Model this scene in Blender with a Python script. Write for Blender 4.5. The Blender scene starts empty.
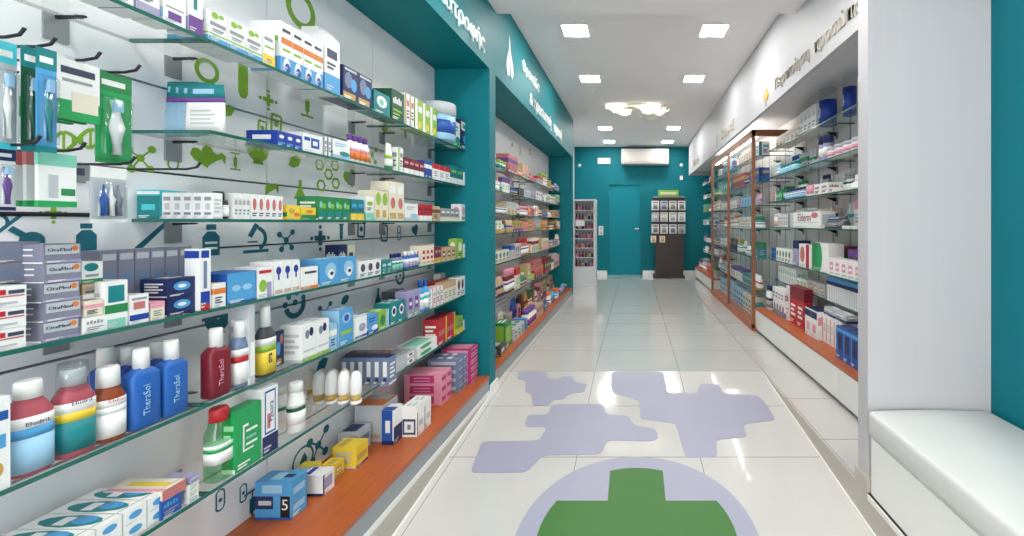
import bpy, math, random
from mathutils import Matrix, Vector
R = math.radians
rnd = random.Random(7)
sc = bpy.context.scene
col = sc.collection

# ------------------------------------------------------------------ camera
F = 420.0                       # focal length in pixels of the 1024 wide frame
EYE = 1.15                      # eye height over the lowest floor
VX, VY = 634.0, 223.0           # where the aisle runs to
cam_d = bpy.data.cameras.new('camera')
cam_d.sensor_width = 36.0
cam_d.lens = F / 1024 * 36
cam_d.shift_x = -(VX - 512) / 1024
cam_d.shift_y = -(268 - VY) / 1024
cam_d.clip_start = 0.05
cam = bpy.data.objects.new('camera', cam_d)
col.objects.link(cam)
cam.location = (0, 0, EYE)
cam.rotation_euler = (R(90), 0, 0)
sc.camera = cam

# ------------------------------------------------------------------ world, added fill light, exposure
w = bpy.data.worlds.new('world')
sc.world = w
w.use_nodes = True
w.node_tree.nodes['Background'].inputs[0].default_value = (0.85, 0.93, 1.0, 1)
w.node_tree.nodes['Background'].inputs[1].default_value = 1.0
ld = bpy.data.lights.new('added_fill_light', 'AREA')
ld.shape = 'RECTANGLE'
ld.size, ld.size_y = 2.0, 2.0
ld.energy = 52
ld.color = (1.0, 0.985, 0.97)
lo = bpy.data.objects.new('added_fill_light', ld)
col.objects.link(lo)
lo.location = (0.05, -2.38, 1.25)
lo.rotation_euler = (R(108), 0, 0)   # added fill standing for sky and bright pavement, thrown slightly upwards
PANEL = 60.0                    # brightness of the square ceiling lamps
sc.view_settings.view_transform = 'Standard'
sc.view_settings.look = 'None'
sc.view_settings.gamma = 1
sc.view_settings.use_curve_mapping = False
sc.view_settings.exposure = 0.4
sc.cycles.max_bounces = 10
sc.cycles.transparent_max_bounces = 24
sc.cycles.sample_clamp_indirect = 10

# ------------------------------------------------------------------ materials
def lin(c):
    c = c / 255
    return c / 12.92 if c <= 0.04045 else ((c + 0.055) / 1.055) ** 2.4

COL = {
 'rose': (184, 76, 92), 'deep blue': (24, 96, 188), 
 'white': (238, 238, 236), 'cream': (232, 222, 198), 'grey': (150, 152, 156), 'silver': (190, 194, 200),
 'dark grey': (70, 72, 78), 'black': (22, 22, 26), 'navy': (22, 38, 96), 'blue': (22, 84, 178),
 'royal blue': (20, 60, 170), 'sky blue': (70, 160, 222), 'light blue': (150, 200, 232), 'teal': (0, 132, 138), 'mint': (120, 205, 180),
 'green': (30, 135, 72), 'lime green': (140, 190, 50), 'dark green': (12, 84, 52), 'yellow': (240, 205, 40),
 'gold': (200, 160, 70), 'orange': (230, 120, 40), 'red': (200, 30, 40), 'dark red': (130, 18, 36),
 'pink': (236, 150, 175), 'magenta': (200, 40, 120), 'purple': (110, 60, 150), 'lilac': (160, 155, 195),
 'brown': (120, 75, 45), 'tan': (200, 165, 125), 'slate': (128, 128, 150), 'grey blue': (110, 130, 165),
 'amber': (150, 62, 20), 'salmon': (205, 110, 110), 'cyan': (60, 200, 215), 'bright green': (20, 165, 85), 'ink': (60, 66, 90),
}
_m = {}
def mat(name, rgb=None, rough=0.45, metal=0.0, emit=0.0, coat=0.0, spec=0.5):
    if name in _m:
        return _m[name]
    if rgb is None:
        rgb = COL[name]
        g_ = .3 * rgb[0] + .55 * rgb[1] + .15 * rgb[2]
        rgb = [v * .88 + g_ * .12 for v in rgb]
    m = bpy.data.materials.new(name.replace(' ', '_'))
    m.use_nodes = True
    b = m.node_tree.nodes['Principled BSDF']
    c = (lin(rgb[0]), lin(rgb[1]), lin(rgb[2]), 1)
    b.inputs['Base Color'].default_value = c
    b.inputs['Roughness'].default_value = rough
    b.inputs['Metallic'].default_value = metal
    b.inputs['Specular IOR Level'].default_value = spec
    b.inputs['Coat Weight'].default_value = coat
    if emit:
        b.inputs['Emission Color'].default_value = c
        b.inputs['Emission Strength'].default_value = emit
    m['rgb'] = c
    _m[name] = m
    return m

def noisy(m, amount=0.06, scale=8.0, stretch=(1, 1, 1)):
    nt = m.node_tree
    b = nt.nodes['Principled BSDF']
    tc = nt.nodes.new('ShaderNodeTexCoord')
    mp = nt.nodes.new('ShaderNodeMapping')
    mp.inputs['Scale'].default_value = stretch
    n = nt.nodes.new('ShaderNodeTexNoise')
    n.inputs['Scale'].default_value = scale
    n.inputs['Detail'].default_value = 6
    mx = nt.nodes.new('ShaderNodeMix'); mx.data_type = 'RGBA'
    c = b.inputs['Base Color'].default_value[:]
    mx.inputs[6].default_value = [min(1, v * (1 - amount)) for v in c[:3]] + [1]
    mx.inputs[7].default_value = [min(1, v * (1 + amount)) for v in c[:3]] + [1]
    nt.links.new(tc.outputs['Object'], mp.inputs[0])
    nt.links.new(mp.outputs[0], n.inputs[0])
    nt.links.new(n.outputs[0], mx.inputs[0])
    nt.links.new(mx.outputs[2], b.inputs['Base Color'])
    return m

teal = noisy(mat('teal paint', (0, 116, 128), 0.6, spec=0.25), 0.05, 4)
teal_board = noisy(mat('teal board', (0, 116, 126), 0.55, spec=0.25), 0.04, 3)
teal_print = mat('teal print', (24, 104, 122), 0.5)
green_print = mat('green print', (128, 172, 48), 0.5)
panel_w = noisy(mat('pale slat board', (244, 242, 245), 0.4), 0.03, 3)
groove = mat('aluminium groove', (92, 96, 102), 0.35, 0.7)
white_wall = noisy(mat('white wall paint', (232, 233, 236), 0.6), 0.02, 3)
ceil_m = noisy(mat('ceiling paint', (240, 238, 238), 0.85), 0.02, 2)
white_lam = noisy(mat('white laminate', (212, 213, 217), 0.5), 0.025, 30, (1, 1, 0.04))
white_front = mat('white drawer front', (236, 236, 232), 0.25)
orange_wood = noisy(mat('orange wood', (178, 90, 42), 0.35), 0.28, 14, (6, 0.5, 6))
brown_wood = noisy(mat('brown wood frame', (140, 90, 62), 0.4), 0.15, 14, (1, 1, 1))
grey_plinth = noisy(mat('grey plinth', (150, 154, 158), 0.45), 0.05, 20)
tan_tile = noisy(mat('tan tile', (186, 178, 168), 0.35), 0.06, 14)
tile_nose = mat('white tile edge', (238, 238, 234), 0.2)
metal = mat('brushed steel', (150, 152, 156), 0.35, 0.85)
steel_plate = mat('steel plate', (150, 152, 155), 0.5, 0.3)
dark_metal = mat('dark steel', (50, 52, 58), 0.35, 0.8)
chrome = mat('chrome', (200, 202, 205), 0.15, 1.0)
edge_g = mat('green glass edge', (36, 104, 92), 0.12)
edge_light = mat('pale glass edge', (150, 190, 176), 0.12)
pillar_lam = noisy(mat('pillar laminate', (194, 190, 193), 0.5), 0.04, 26, (1, 1, 0.04))
leather = noisy(mat('white leather', (222, 222, 219), 0.38), 0.02, 40)
lilac_dec = noisy(mat('lilac floor vinyl', (164, 164, 184), 0.4), 0.03, 200)
green_dec = noisy(mat('green floor vinyl', (52, 112, 38), 0.45), 0.08, 150)
white_let = mat('white lettering', (244, 246, 246), 0.4)
gold_let = mat('brass lettering', (178, 170, 156), 0.45, 0.1)
brown_dark = noisy(mat('dark brown board', (52, 42, 38), 0.5), 0.1, 10)

def clear_mat(name, tint, fac_ior=1.45, rough=0.02, boost=0.0):
    m = bpy.data.materials.new(name)
    m.use_nodes = True
    nt = m.node_tree
    nt.nodes.remove(nt.nodes['Principled BSDF'])
    out = nt.nodes['Material Output']
    t = nt.nodes.new('ShaderNodeBsdfTransparent'); t.inputs[0].default_value = (*tint, 1)
    g = nt.nodes.new('ShaderNodeBsdfGlossy'); g.inputs['Roughness'].default_value = rough
    lw = nt.nodes.new('ShaderNodeLayerWeight'); lw.inputs[0].default_value = 0.5
    fr = nt.nodes.new('ShaderNodeMath'); fr.operation = 'POWER'; fr.inputs[1].default_value = 5
    nt.links.new(lw.outputs['Facing'], fr.inputs[0])
    ad = nt.nodes.new('ShaderNodeMath'); ad.operation = 'MULTIPLY_ADD'; ad.use_clamp = True
    ad.inputs[1].default_value = 0.45; ad.inputs[2].default_value = 0.02 + boost
    mx = nt.nodes.new('ShaderNodeMixShader')
    nt.links.new(fr.outputs[0], ad.inputs[0])
    nt.links.new(ad.outputs[0], mx.inputs[0])
    nt.links.new(t.outputs[0], mx.inputs[1])
    nt.links.new(g.outputs[0], mx.inputs[2])
    nt.links.new(mx.outputs[0], out.inputs[0])
    m['clear'] = 1
    return m
glass = clear_mat('shelf_glass', (0.97, 0.987, 0.98), 1.35)
pane_glass = clear_mat('pane_glass', (0.985, 0.99, 0.99), 1.4)
plastic = clear_mat('clear_plastic', (0.90, 0.93, 0.94), 1.4, 0.08, 0.06)
green_clear = clear_mat('green_liquid', (0.58, 0.90, 0.66), 1.4, 0.05, 0.05)
_m['clear'] = plastic
_m['green liquid'] = green_clear

# polished tiles with fine joints
def tile_mat():
    m = bpy.data.materials.new('polished_tiles')
    m.use_nodes = True
    nt = m.node_tree
    b = nt.nodes['Principled BSDF']
    tc = nt.nodes.new('ShaderNodeTexCoord')
    sp = nt.nodes.new('ShaderNodeSeparateXYZ')
    nt.links.new(tc.outputs['Object'], sp.inputs[0])
    def joint(out, off, per, wd):
        a = nt.nodes.new('ShaderNodeMath'); a.operation = 'SUBTRACT'; a.inputs[1].default_value = off
        d = nt.nodes.new('ShaderNodeMath'); d.operation = 'DIVIDE'; d.inputs[1].default_value = per
        r = nt.nodes.new('ShaderNodeMath'); r.operation = 'ROUND'
        s = nt.nodes.new('ShaderNodeMath'); s.operation = 'SUBTRACT'
        ab = nt.nodes.new('ShaderNodeMath'); ab.operation = 'ABSOLUTE'
        lt = nt.nodes.new('ShaderNodeMath'); lt.operation = 'LESS_THAN'; lt.inputs[1].default_value = wd / per / 2
        nt.links.new(out, a.inputs[0]); nt.links.new(a.outputs[0], d.inputs[0])
        nt.links.new(d.outputs[0], r.inputs[0]); nt.links.new(d.outputs[0], s.inputs[0])
        nt.links.new(r.outputs[0], s.inputs[1]); nt.links.new(s.outputs[0], ab.inputs[0])
        nt.links.new(ab.outputs[0], lt.inputs[0])
        return lt.outputs[0]
    jx = joint(sp.outputs[0], -0.27, 0.583, 0.0035)
    jy = joint(sp.outputs[1], 1.986, 0.46, 0.0045)
    mx = nt.nodes.new('ShaderNodeMath'); mx.operation = 'MAXIMUM'
    nt.links.new(jx, mx.inputs[0]); nt.links.new(jy, mx.inputs[1])
    n = nt.nodes.new('ShaderNodeTexNoise'); n.inputs['Scale'].default_value = 3.0; n.inputs['Detail'].default_value = 8
    nt.links.new(tc.outputs['Object'], n.inputs[0])
    c0 = nt.nodes.new('ShaderNodeMix'); c0.data_type = 'RGBA'
    c0.inputs[6].default_value = (0.61, 0.59, 0.565, 1); c0.inputs[7].default_value = (0.68, 0.66, 0.635, 1)
    nt.links.new(n.outputs[0], c0.inputs[0])
    c1 = nt.nodes.new('ShaderNodeMix'); c1.data_type = 'RGBA'
    c1.inputs[7].default_value = (0.26, 0.25, 0.24, 1)
    nt.links.new(mx.outputs[0], c1.inputs[0]); nt.links.new(c0.outputs[2], c1.inputs[6])
    nt.links.new(c1.outputs[2], b.inputs['Base Color'])
    b.inputs['Roughness'].default_value = 0.12
    b.inputs['Specular IOR Level'].default_value = 0.6
    b.inputs['Coat Weight'].default_value = 0.7
    b.inputs['Coat IOR'].default_value = 1.5
    b.inputs['Coat Roughness'].default_value = 0.015
    return m
tiles = tile_mat()

# ------------------------------------------------------------------ mesh helpers
class MB:
    def __init__(s):
        s.v = []; s.f = []; s.m = []; s.mats = []; s.sm = []
    def mi(s, m):
        if isinstance(m, str): m = mat(m)
        if m not in s.mats: s.mats.append(m)
        return s.mats.index(m)
    def face(s, pts, m, smooth=False):
        n = len(s.v); s.v += [tuple(p) for p in pts]
        s.f.append(tuple(range(n, n + len(pts)))); s.m.append(s.mi(m)); s.sm.append(smooth)
    def box(s, x0, x1, y0, y1, z0, z1, m):
        if x0 > x1: x0, x1 = x1, x0
        if y0 > y1: y0, y1 = y1, y0
        n = len(s.v); k = s.mi(m)
        s.v += [(x0,y0,z0),(x1,y0,z0),(x1,y1,z0),(x0,y1,z0),(x0,y0,z1),(x1,y0,z1),(x1,y1,z1),(x0,y1,z1)]
        for q in ((0,3,2,1),(4,5,6,7),(0,1,5,4),(1,2,6,5),(2,3,7,6),(3,0,4,7)):
            s.f.append(tuple(n + i for i in q)); s.m.append(k); s.sm.append(False)
        return s
    def bbox(s, x0, x1, y0, y1, z0, z1, m, b=0.004):
        # box with chamfered vertical and top edges
        rings = []
        for z, i in ((z0, 0), (z1 - b, 0), (z1, b)):
            r = []
            for (cx, cy, sx, sy) in ((x0, y0, 1, 1), (x1, y0, -1, 1), (x1, y1, -1, -1), (x0, y1, 1, -1)):
                px, py = cx + sx * i, cy + sy * i
                if (sx, sy) in ((1, 1), (-1, -1)): pr = [(px, py + sy * b, z), (px + sx * b, py, z)]
                else: pr = [(px + sx * b, py, z), (px, py + sy * b, z)]
                r += pr
            rings.append(r)
        s.loft_rings(rings, m, False)
        return s
    def loft_rings(s, rings, m, smooth=True, cap0=True, cap1=True):
        k = s.mi(m); n = len(s.v); L = len(rings[0])
        for r in rings: s.v += [tuple(p) for p in r]
        for a in range(len(rings) - 1):
            for i in range(L):
                j = (i + 1) % L
                s.f.append((n + a*L + i, n + a*L + j, n + (a+1)*L + j, n + (a+1)*L + i)); s.m.append(k); s.sm.append(smooth)
        if cap0: s.f.append(tuple(n + i for i in range(L - 1, -1, -1))); s.m.append(k); s.sm.append(False)
        if cap1: s.f.append(tuple(n + (len(rings)-1)*L + i for i in range(L))); s.m.append(k); s.sm.append(False)
    def loft(s, secs, m, p=2.0, seg=20, smooth=True, cx=0, cy=0):
        # secs: (z, rx, ry), cross-section a superellipse of power p
        rings = []
        for z, rx, ry in secs:
            r = []
            for i in range(seg):
                a = 2 * math.pi * (i + 0.5) / seg
                c, q = math.cos(a), math.sin(a)
                r.append((cx + rx * math.copysign(abs(c) ** (2 / p), c), cy + ry * math.copysign(abs(q) ** (2 / p), q), z))
            rings.append(r)
        s.loft_rings(rings, m, smooth)
        return s
    def tube(s, pts, r, m, seg=8):
        rings = []
        for i, p in enumerate(pts):
            p = Vector(p)
            d = (Vector(pts[min(i + 1, len(pts) - 1)]) - Vector(pts[max(i - 1, 0)])).normalized()
            u = d.cross(Vector((0, 0, 1)))
            if u.length < 1e-3: u = d.cross(Vector((0, 1, 0)))
            u.normalize(); v = d.cross(u)
            rr = r[i] if isinstance(r, (list, tuple)) else r
            rings.append([p + rr * (math.cos(2*math.pi*k/seg) * u + math.sin(2*math.pi*k/seg) * v) for k in range(seg)])
        s.loft_rings(rings, m)
        return s
    def prism(s, poly, fn, h, m):
        # poly 2-D, fn(u, v, t) -> 3-D, extruded t = 0..h
        a = [fn(u, v, 0) for u, v in poly]; b = [fn(u, v, h) for u, v in poly]
        n = len(s.v); L = len(poly); k = s.mi(m)
        s.v += a + b
        s.f.append(tuple(n + i for i in range(L))); s.f.append(tuple(n + L + i for i in range(L - 1, -1, -1)))
        s.m += [k, k]; s.sm += [False, False]
        for i in range(L):
            j = (i + 1) % L
            s.f.append((n + i, n + L + i, n + L + j, n + j)); s.m.append(k); s.sm.append(False)
        return s
    def build(s, name, parent=None, loc=None):
        me = bpy.data.meshes.new(name)
        me.from_pydata(s.v, [], s.f)
        for m in s.mats: me.materials.append(m)
        me.polygons.foreach_set('material_index', s.m)
        me.polygons.foreach_set('use_smooth', s.sm)
        me.update()
        import bmesh
        bm = bmesh.new(); bm.from_mesh(me)
        bmesh.ops.recalc_face_normals(bm, faces=bm.faces); bm.to_mesh(me); bm.free()
        o = bpy.data.objects.new(name, me)
        col.objects.link(o)
        if parent: o.parent = parent
        if loc: o.location = loc
        return o

def tag(o, label=None, cat=None, group=None, kind=None):
    if label: o['label'] = label
    if cat: o['category'] = cat
    if group: o['group'] = group
    if kind: o['kind'] = kind
    return o
def empty(name, loc=(0, 0, 0), rz=0):
    o = bpy.data.objects.new(name, None); col.objects.link(o)
    o.empty_display_size = 0.05
    o.location = loc; o.rotation_euler = (0, 0, rz)
    return o
def dup(root):
    c = root.copy(); col.objects.link(c)
    for ch in list(root.children):
        d = ch.copy(); col.objects.link(d); d.parent = c
        for g in list(ch.children):
            e = g.copy(); col.objects.link(e); e.parent = d
    return c
_txt = {}
def text_obj(s, size, m, parent, mtx, name='lettering', align='LEFT', ext=0.0005, thin=0.0):
    key = (s, size, align, ext, thin, m.name)
    if key not in _txt:
        cu = bpy.data.curves.new('t', 'FONT')
        cu.body = s; cu.size = size; cu.align_x = align; cu.extrude = ext; cu.resolution_u = 3; cu.offset = thin
        to = bpy.data.objects.new('t', cu); col.objects.link(to)
        bpy.context.view_layer.update()
        me = bpy.data.meshes.new_from_object(to.evaluated_get(bpy.context.evaluated_depsgraph_get()))
        bpy.data.objects.remove(to)
        me.name = name
        me.materials.clear(); me.materials.append(m)
        _txt[key] = me
    o = bpy.data.objects.new(name, _txt[key]); col.objects.link(o)
    o.parent = parent
    o.matrix_local = mtx
    return o
def face_x(x, y, z, sign=1, vert=False):
    # text lying in a YZ plane: sign 1 reads from the +X side
    if sign > 0: m = Matrix(((0, 0, 1, x), (1, 0, 0, y), (0, 1, 0, z), (0, 0, 0, 1)))
    else: m = Matrix(((0, 0, -1, x), (-1, 0, 0, y), (0, 1, 0, z), (0, 0, 0, 1)))
    if vert: m = m @ Matrix.Rotation(R(90), 4, 'Z')
    return m
def face_my(x, y, z):
    return Matrix(((1, 0, 0, x), (0, 0, -1, y), (0, 1, 0, z), (0, 0, 0, 1)))

# ------------------------------------------------------------------ measured layout (metres)
XL, XLB = -0.884, -1.22          # left fascia plane, left back panel
XSH = -1.03                      # left shelf front edge
XR, XRB = 1.041, 1.50            # right fascia plane, right back panel
XC = 1.15                        # right cabinet plinth
ZC, ZCN = 2.65, 2.50             # ceiling, lower near ceiling
ZF = 0.126                       # far floor and platforms
YB = 8.27
def zfloor(y):
    return min(ZF, ZF - 0.09 * (2.905 - max(y, 1.0)))

# ------------------------------------------------------------------ room shell
def struct(name, mb, loc=None):
    return tag(mb.build(name, None, loc), kind='structure')
b = MB()
ys = [-2.5, 1.0, 2.905, YB + 0.1]
for a, c in zip(ys[:-1], ys[1:]):
    za, zb_ = zfloor(a), zfloor(c)
    b.face([(XLB - 0.1, a, za), (1.6, a, za), (1.6, c, zb_), (XLB - 0.1, c, zb_)], tiles)
b.face([(XLB - 0.1, -2.5, -0.15), (XLB - 0.1, YB + .1, -0.15), (1.6, YB + .1, -0.15), (1.6, -2.5, -0.15)], tan_tile)
struct('floor', b)
b = MB()
b.box(XR - 0.15, 1.6, 2.70, YB + 0.1, ZC, ZC + 0.1, ceil_m)
b.box(XLB - 0.1, XR - 0.15, 2.70, YB + 0.1, ZC, ZC + 0.1, ceil_m)
b.box(XLB - 0.1, 1.6, -2.5, 2.71, ZCN, ZC + 0.1, ceil_m)
struct('ceiling', b)
b = MB(); b.box(XLB - 0.14, XLB - 0.03, -2.5, 6.1, -0.1, ZC + .1, white_wall)
b.box(XLB - 0.14, -1.175, 6.1, YB + 0.1, -0.1, ZC + .1, white_wall)
struct('wall_left', b)
b = MB(); b.box(XRB + 0.02, XRB + 0.12, 1.64, YB + 0.1, -0.1, ZC + .1, white_wall)
b.box(1.36, XRB + 0.12, -2.5, 1.60, -0.1, ZC + .1, teal)
struct('wall_right', b)
b = MB()
b.box(XLB - .14, -0.50, YB, YB + 0.1, 0, ZC, teal); b.box(0.14, 1.62, YB, YB + 0.1, 0, ZC, teal)
b.box(-0.50, 0.14, YB, YB + 0.1, 1.94, ZC, teal); b.box(-0.5, 0.14, YB + .06, YB + .1, 0, 1.94, teal)
struct('wall_back', b)
b = MB()                                                      # unseen shop front behind the camera, its window added to admit light
b.box(XLB - .1, -1.0, -2.55, -2.45, -.1, ZC, white_wall); b.box(1.1, 1.6, -2.55, -2.45, -.1, ZC, white_wall)
b.box(-1.0, 1.1, -2.55, -2.45, 2.3, ZC, white_wall); b.box(-1.0, 1.1, -2.55, -2.45, -.1, 0.15, white_wall)
struct('wall_front', b)
b = MB(); b.box(-1.0, 1.1, -2.52, -2.51, 0.15, 2.3, pane_glass)
wf = struct('added_window', b)
b = MB()
for x in (-1.0, 0.02, 1.06): b.box(x, x + .04, -2.53, -2.49, .15, 2.3, white_lam)
b.build('added_window_frame', wf)
# door
b = MB(); b.box(-0.485, 0.125, YB + 0.015, YB + 0.05, ZF, 1.905, mat('teal door', (6, 130, 144), 0.6, spec=0.25))
d1 = struct('door_1', b)
b = MB()
b.box(-0.53, -0.485, YB - 0.02, YB + 0.055, ZF, 1.955, teal_board); b.box(0.125, 0.17, YB - 0.02, YB + 0.055, ZF, 1.955, teal_board)
b.box(-0.485, 0.125, YB - 0.02, YB + 0.055, 1.905, 1.955, teal_board)
b.build('door_frame', d1)
b = MB(); b.tube([(0.075, YB + .015, 1.03), (0.075, YB - .03, 1.03)], 0.009, chrome); b.tube([(0.08, YB - .03, 1.03), (0.0, YB - .03, 1.03)], 0.008, chrome)
b.loft([(1.0, .0, .0), (1.0, .02, .01), (1.06, .02, .01)], chrome, cx=0.075, cy=YB + .012)
b.build('door_handle', d1)
b = MB(); b.box(-1.175, -0.53, YB - 0.015, YB - .001, ZF, 0.215, tile_nose)
struct('baseboard_back', b)
b = MB(); b.box(0.17, 1.5, YB - 0.015, YB - .001, ZF, 0.215, tile_nose)
struct('baseboard_back.001', b)

# platforms beside the ramp
def riser(name, x0, x1, y0, y1, sgn):
    b = MB()
    xf = x1 if sgn > 0 else x0
    b.box(x0, x1, y0, y1, -0.12, ZF - 0.024, tan_tile)
    b.box(x0, x1, y0, y1, ZF - 0.024, ZF - 0.0005, tile_nose)
    return struct(name, b)
riser('trim_1', XLB, XL, -2.4, 2.57, 1)
b = MB(); b.box(0.888, XRB + .02, -2.4, 2.905, -0.12, ZF - 0.024, tan_tile)
b.box(0.888, XRB + .02, 1.67, 2.905, ZF - 0.024, ZF + 0.001, tiles)
b.box(0.885, 0.8879, -2.4, 2.9, -0.12, ZF + 0.001 - .003, tan_tile)
struct('trim_2', b)

def cove(name, x0, x1, y0, y1):
    b = MB()
    b.prism([(y0, zfloor(y0)), (y1, zfloor(y1)), (y1, zfloor(y1) + .006), (y0, zfloor(y0) + .006)], lambda u, v, t: (x0 + t, u, v), x1 - x0, tile_nose)
    return struct(name, b)
cove('trim_3', XL + .0005, XL + .008, 1.0, 2.57)
cove('trim_4', 0.877, 0.8845, 1.0, 2.87)
b = MB(); b.box(0.881, 0.8846, -2.4, 1.585, 0.106, ZF + .0005, tile_nose); struct('trim_5', b)
# ------------------------------------------------------------------ floor vinyl
def ramp_pt(px, py):
    y = (ZF * -1 + EYE + 0.09 * 2.905) / ((py - VY) / F + 0.09)
    return ((px - VX) * y / F, y)
def rounded(p, r=0.032, n=6):
    out = []
    for i in range(len(p)):
        a, b_, c = Vector(p[i - 1]), Vector(p[i]), Vector(p[(i + 1) % len(p)])
        k1 = min(r, (a - b_).length * .48); k2 = min(r, (c - b_).length * .48)
        q0 = b_ + (a - b_).normalized() * k1; q1 = b_ + (c - b_).normalized() * k2
        for j in range(n + 1):
            t = j / n
            out.append(tuple(q0 * (1-t)**2 + b_ * 2*t*(1-t) + q1 * t*t))
    return out
def vinyl(name, poly, m, t0, label, cat):
    b = MB(); b.prism(poly, lambda u, v, t: (u, v, ZF - 0.09 * (2.905 - v) + t0 + t), 0.001, m)
    return tag(b.build(name), label, cat)
def crop(pts): return [ramp_pt(440 + x / 2.3273, 360 + y / 2.3273) for x, y in pts]
A = [(180,28),(248,28),(250,43),(278,46),(283,38),(312,38),(315,52),(343,55),(335,75),(300,78),(290,92),(262,93),(258,105),(215,107),(213,78),(198,75),(200,48),(180,45)]
B_ = [(260,103),(380,103),(388,127),(440,130),(450,152),(500,160),(510,180),(495,190),(390,187),(375,220),(240,222),(200,263),(70,263),(98,190),(230,188),(250,156),(196,156),(204,128),(252,128)]
C_ = [(400,29),(518,28),(530,76),(598,79),(605,56),(648,56),(662,80),(738,82),(757,100),(782,140),(705,150),(716,180),(642,186),(646,226),(572,228),(548,148),(467,138),(463,95),(397,75)]
vinyl('floor_decal', rounded(crop(A)), lilac_dec, 0.0006, 'small lilac stepped cross shape on the floor by the left shelves', 'floor decal')
vinyl('floor_decal', rounded(crop(B_)), lilac_dec, 0.0006, 'lilac rounded block shape on the floor left of the middle', 'floor decal')
vinyl('floor_decal', rounded(crop(C_)), lilac_dec, 0.0006, 'largest lilac rounded block shape on the floor right of the middle', 'floor decal')
cx, cy, cr = 0.011, 1.54, 0.446
vinyl('floor_decal', [(cx + cr*math.cos(i*math.pi/36), cy + cr*math.sin(i*math.pi/36)) for i in range(72)], lilac_dec, 0.0006,
      'lilac disc on the floor under the green cross', 'floor decal')
rr, hv, hh = 0.366, 0.118, 0.168
def arc(a0, a1, n=8): return [(cx + rr*math.cos(a0 + (a1-a0)*i/n), cy + rr*math.sin(a0 + (a1-a0)*i/n)) for i in range(n + 1)]
aH, aV = math.asin(hh / rr), math.asin(hv / rr)
P = []
for k in range(4):
    half = aH if k % 2 == 0 else aV
    P += arc(k*math.pi/2 - half, k*math.pi/2 + half)
    sx, sy = ((1, 1), (-1, 1), (-1, -1), (1, -1))[k]
    P.append((cx + sx*hv, cy + sy*hh))
vinyl('floor_decal', P, green_dec, 0.002, 'green pharmacy cross on the lilac disc on the floor', 'floor decal')

# ------------------------------------------------------------------ ceiling lamps
lamp_glow = mat('lamp diffuser', (255, 253, 248), 0.5, 0, PANEL)
lamp_rim = mat('lamp rim', (240, 240, 240), 0.4)
def panel_lamp(x, y, z, label):
    t = tag(empty('ceiling_light', (x, y, z)), label, 'ceiling light', 'square recessed ceiling lights')
    s = 0.095
    b = MB()
    for (a, c, d, e) in ((-s-.012, s+.012, -s-.012, -s), (-s-.012, s+.012, s, s+.012), (-s-.012, -s, -s, s), (s, s+.012, -s, s)):
        b.box(a, c, d, e, -0.006, 0.0, lamp_rim)
    b.build('frame', t)
    b = MB(); b.box(-s, s, -s, s, -0.004, -0.0005, lamp_glow); b.build('diffuser', t)
names = ['nearest', 'second', 'third', 'farthest']
for i, y in enumerate((3.27, 4.36, 6.63, 7.73)):
    panel_lamp(-0.455, y, ZC, f'{names[i]} square ceiling light of the left row')
    panel_lamp(0.62, y, ZC, f'{names[i]} square ceiling light of the right row')
for i, y in enumerate((1.7, 0.3, -1.1)):  # lamps added out of view to brighten the near end
    panel_lamp(-0.455, y, ZCN, 'added unseen fill light in the low ceiling over the entrance')
    panel_lamp(0.62, y, ZCN, 'added unseen fill light in the low ceiling over the entrance')

# petal chandelier
t = tag(empty('petal_chandelier', (0.06, 5.34, ZC)), 'white crumpled petal shaped ceiling light between the lamp rows', 'chandelier')
petal_lit = mat('lit petal', (255, 250, 238), 0.5, 0, 0.75)
petal_plain = mat('plain petal', (222, 220, 205), 0.4)
b = MB(); b.loft([(-0.02, .14, .08), (0.0, .16, .09)], lamp_rim, cx=0, cy=0); b.build('canopy', t)
def petal(cx, cy, cz, lx, ly, rz, bend, m):
    nu, nv = 12, 8
    top, bot = [], []
    for i in range(nu + 1):
        u = i / nu * 2 - 1
        hw = ly * math.sqrt(max(0, 1 - u * u)) * (1 + 0.2 * math.sin(7 * u)) + 0.002
        for j in range(nv + 1):
            v = j / nv * 2 - 1
            x, y = u * lx, v * hw
            z = bend * (u * u) + 0.035 * v * v - 0.02 * math.cos(5 * u + 2 * v) * 0.6
            c, s_ = math.cos(rz), math.sin(rz)
            top.append((cx + x * c - y * s_, cy + x * s_ + y * c, cz + z))
    n = MB(); L = nv + 1
    k = n.mi(m)
    n.v = top + [(x, y, z - 0.006) for x, y, z in top]
    N = len(top)
    for i in range(nu):
        for j in range(nv):
            q = (i*L + j, (i+1)*L + j, (i+1)*L + j + 1, i*L + j + 1)
            n.f += [q, tuple(N + a for a in reversed(q))]; n.m += [k, k]; n.sm += [True, True]
    n.build('petal', t)
for a in ((-.33, 0, -.075, .17, .10, .1, .03, petal_lit), (-.20, .02, -.115, .20, .12, -.25, .04, petal_lit), (-.08, -.03, -.10, .16, .10, .3, .03, petal_plain),
          (.16, 0, -.10, .17, .12, .15, .04, petal_lit), (.32, .03, -.11, .16, .10, -.5, .04, petal_lit), (.22, .1, -.17, .20, .09, .1, .03, petal_plain), (.42, -.05, -.06, .10, .05, .2, .02, petal_plain)):
    petal(*[v * .84 if i in (0, 1, 3, 4) else v for i, v in enumerate(a)])

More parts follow.
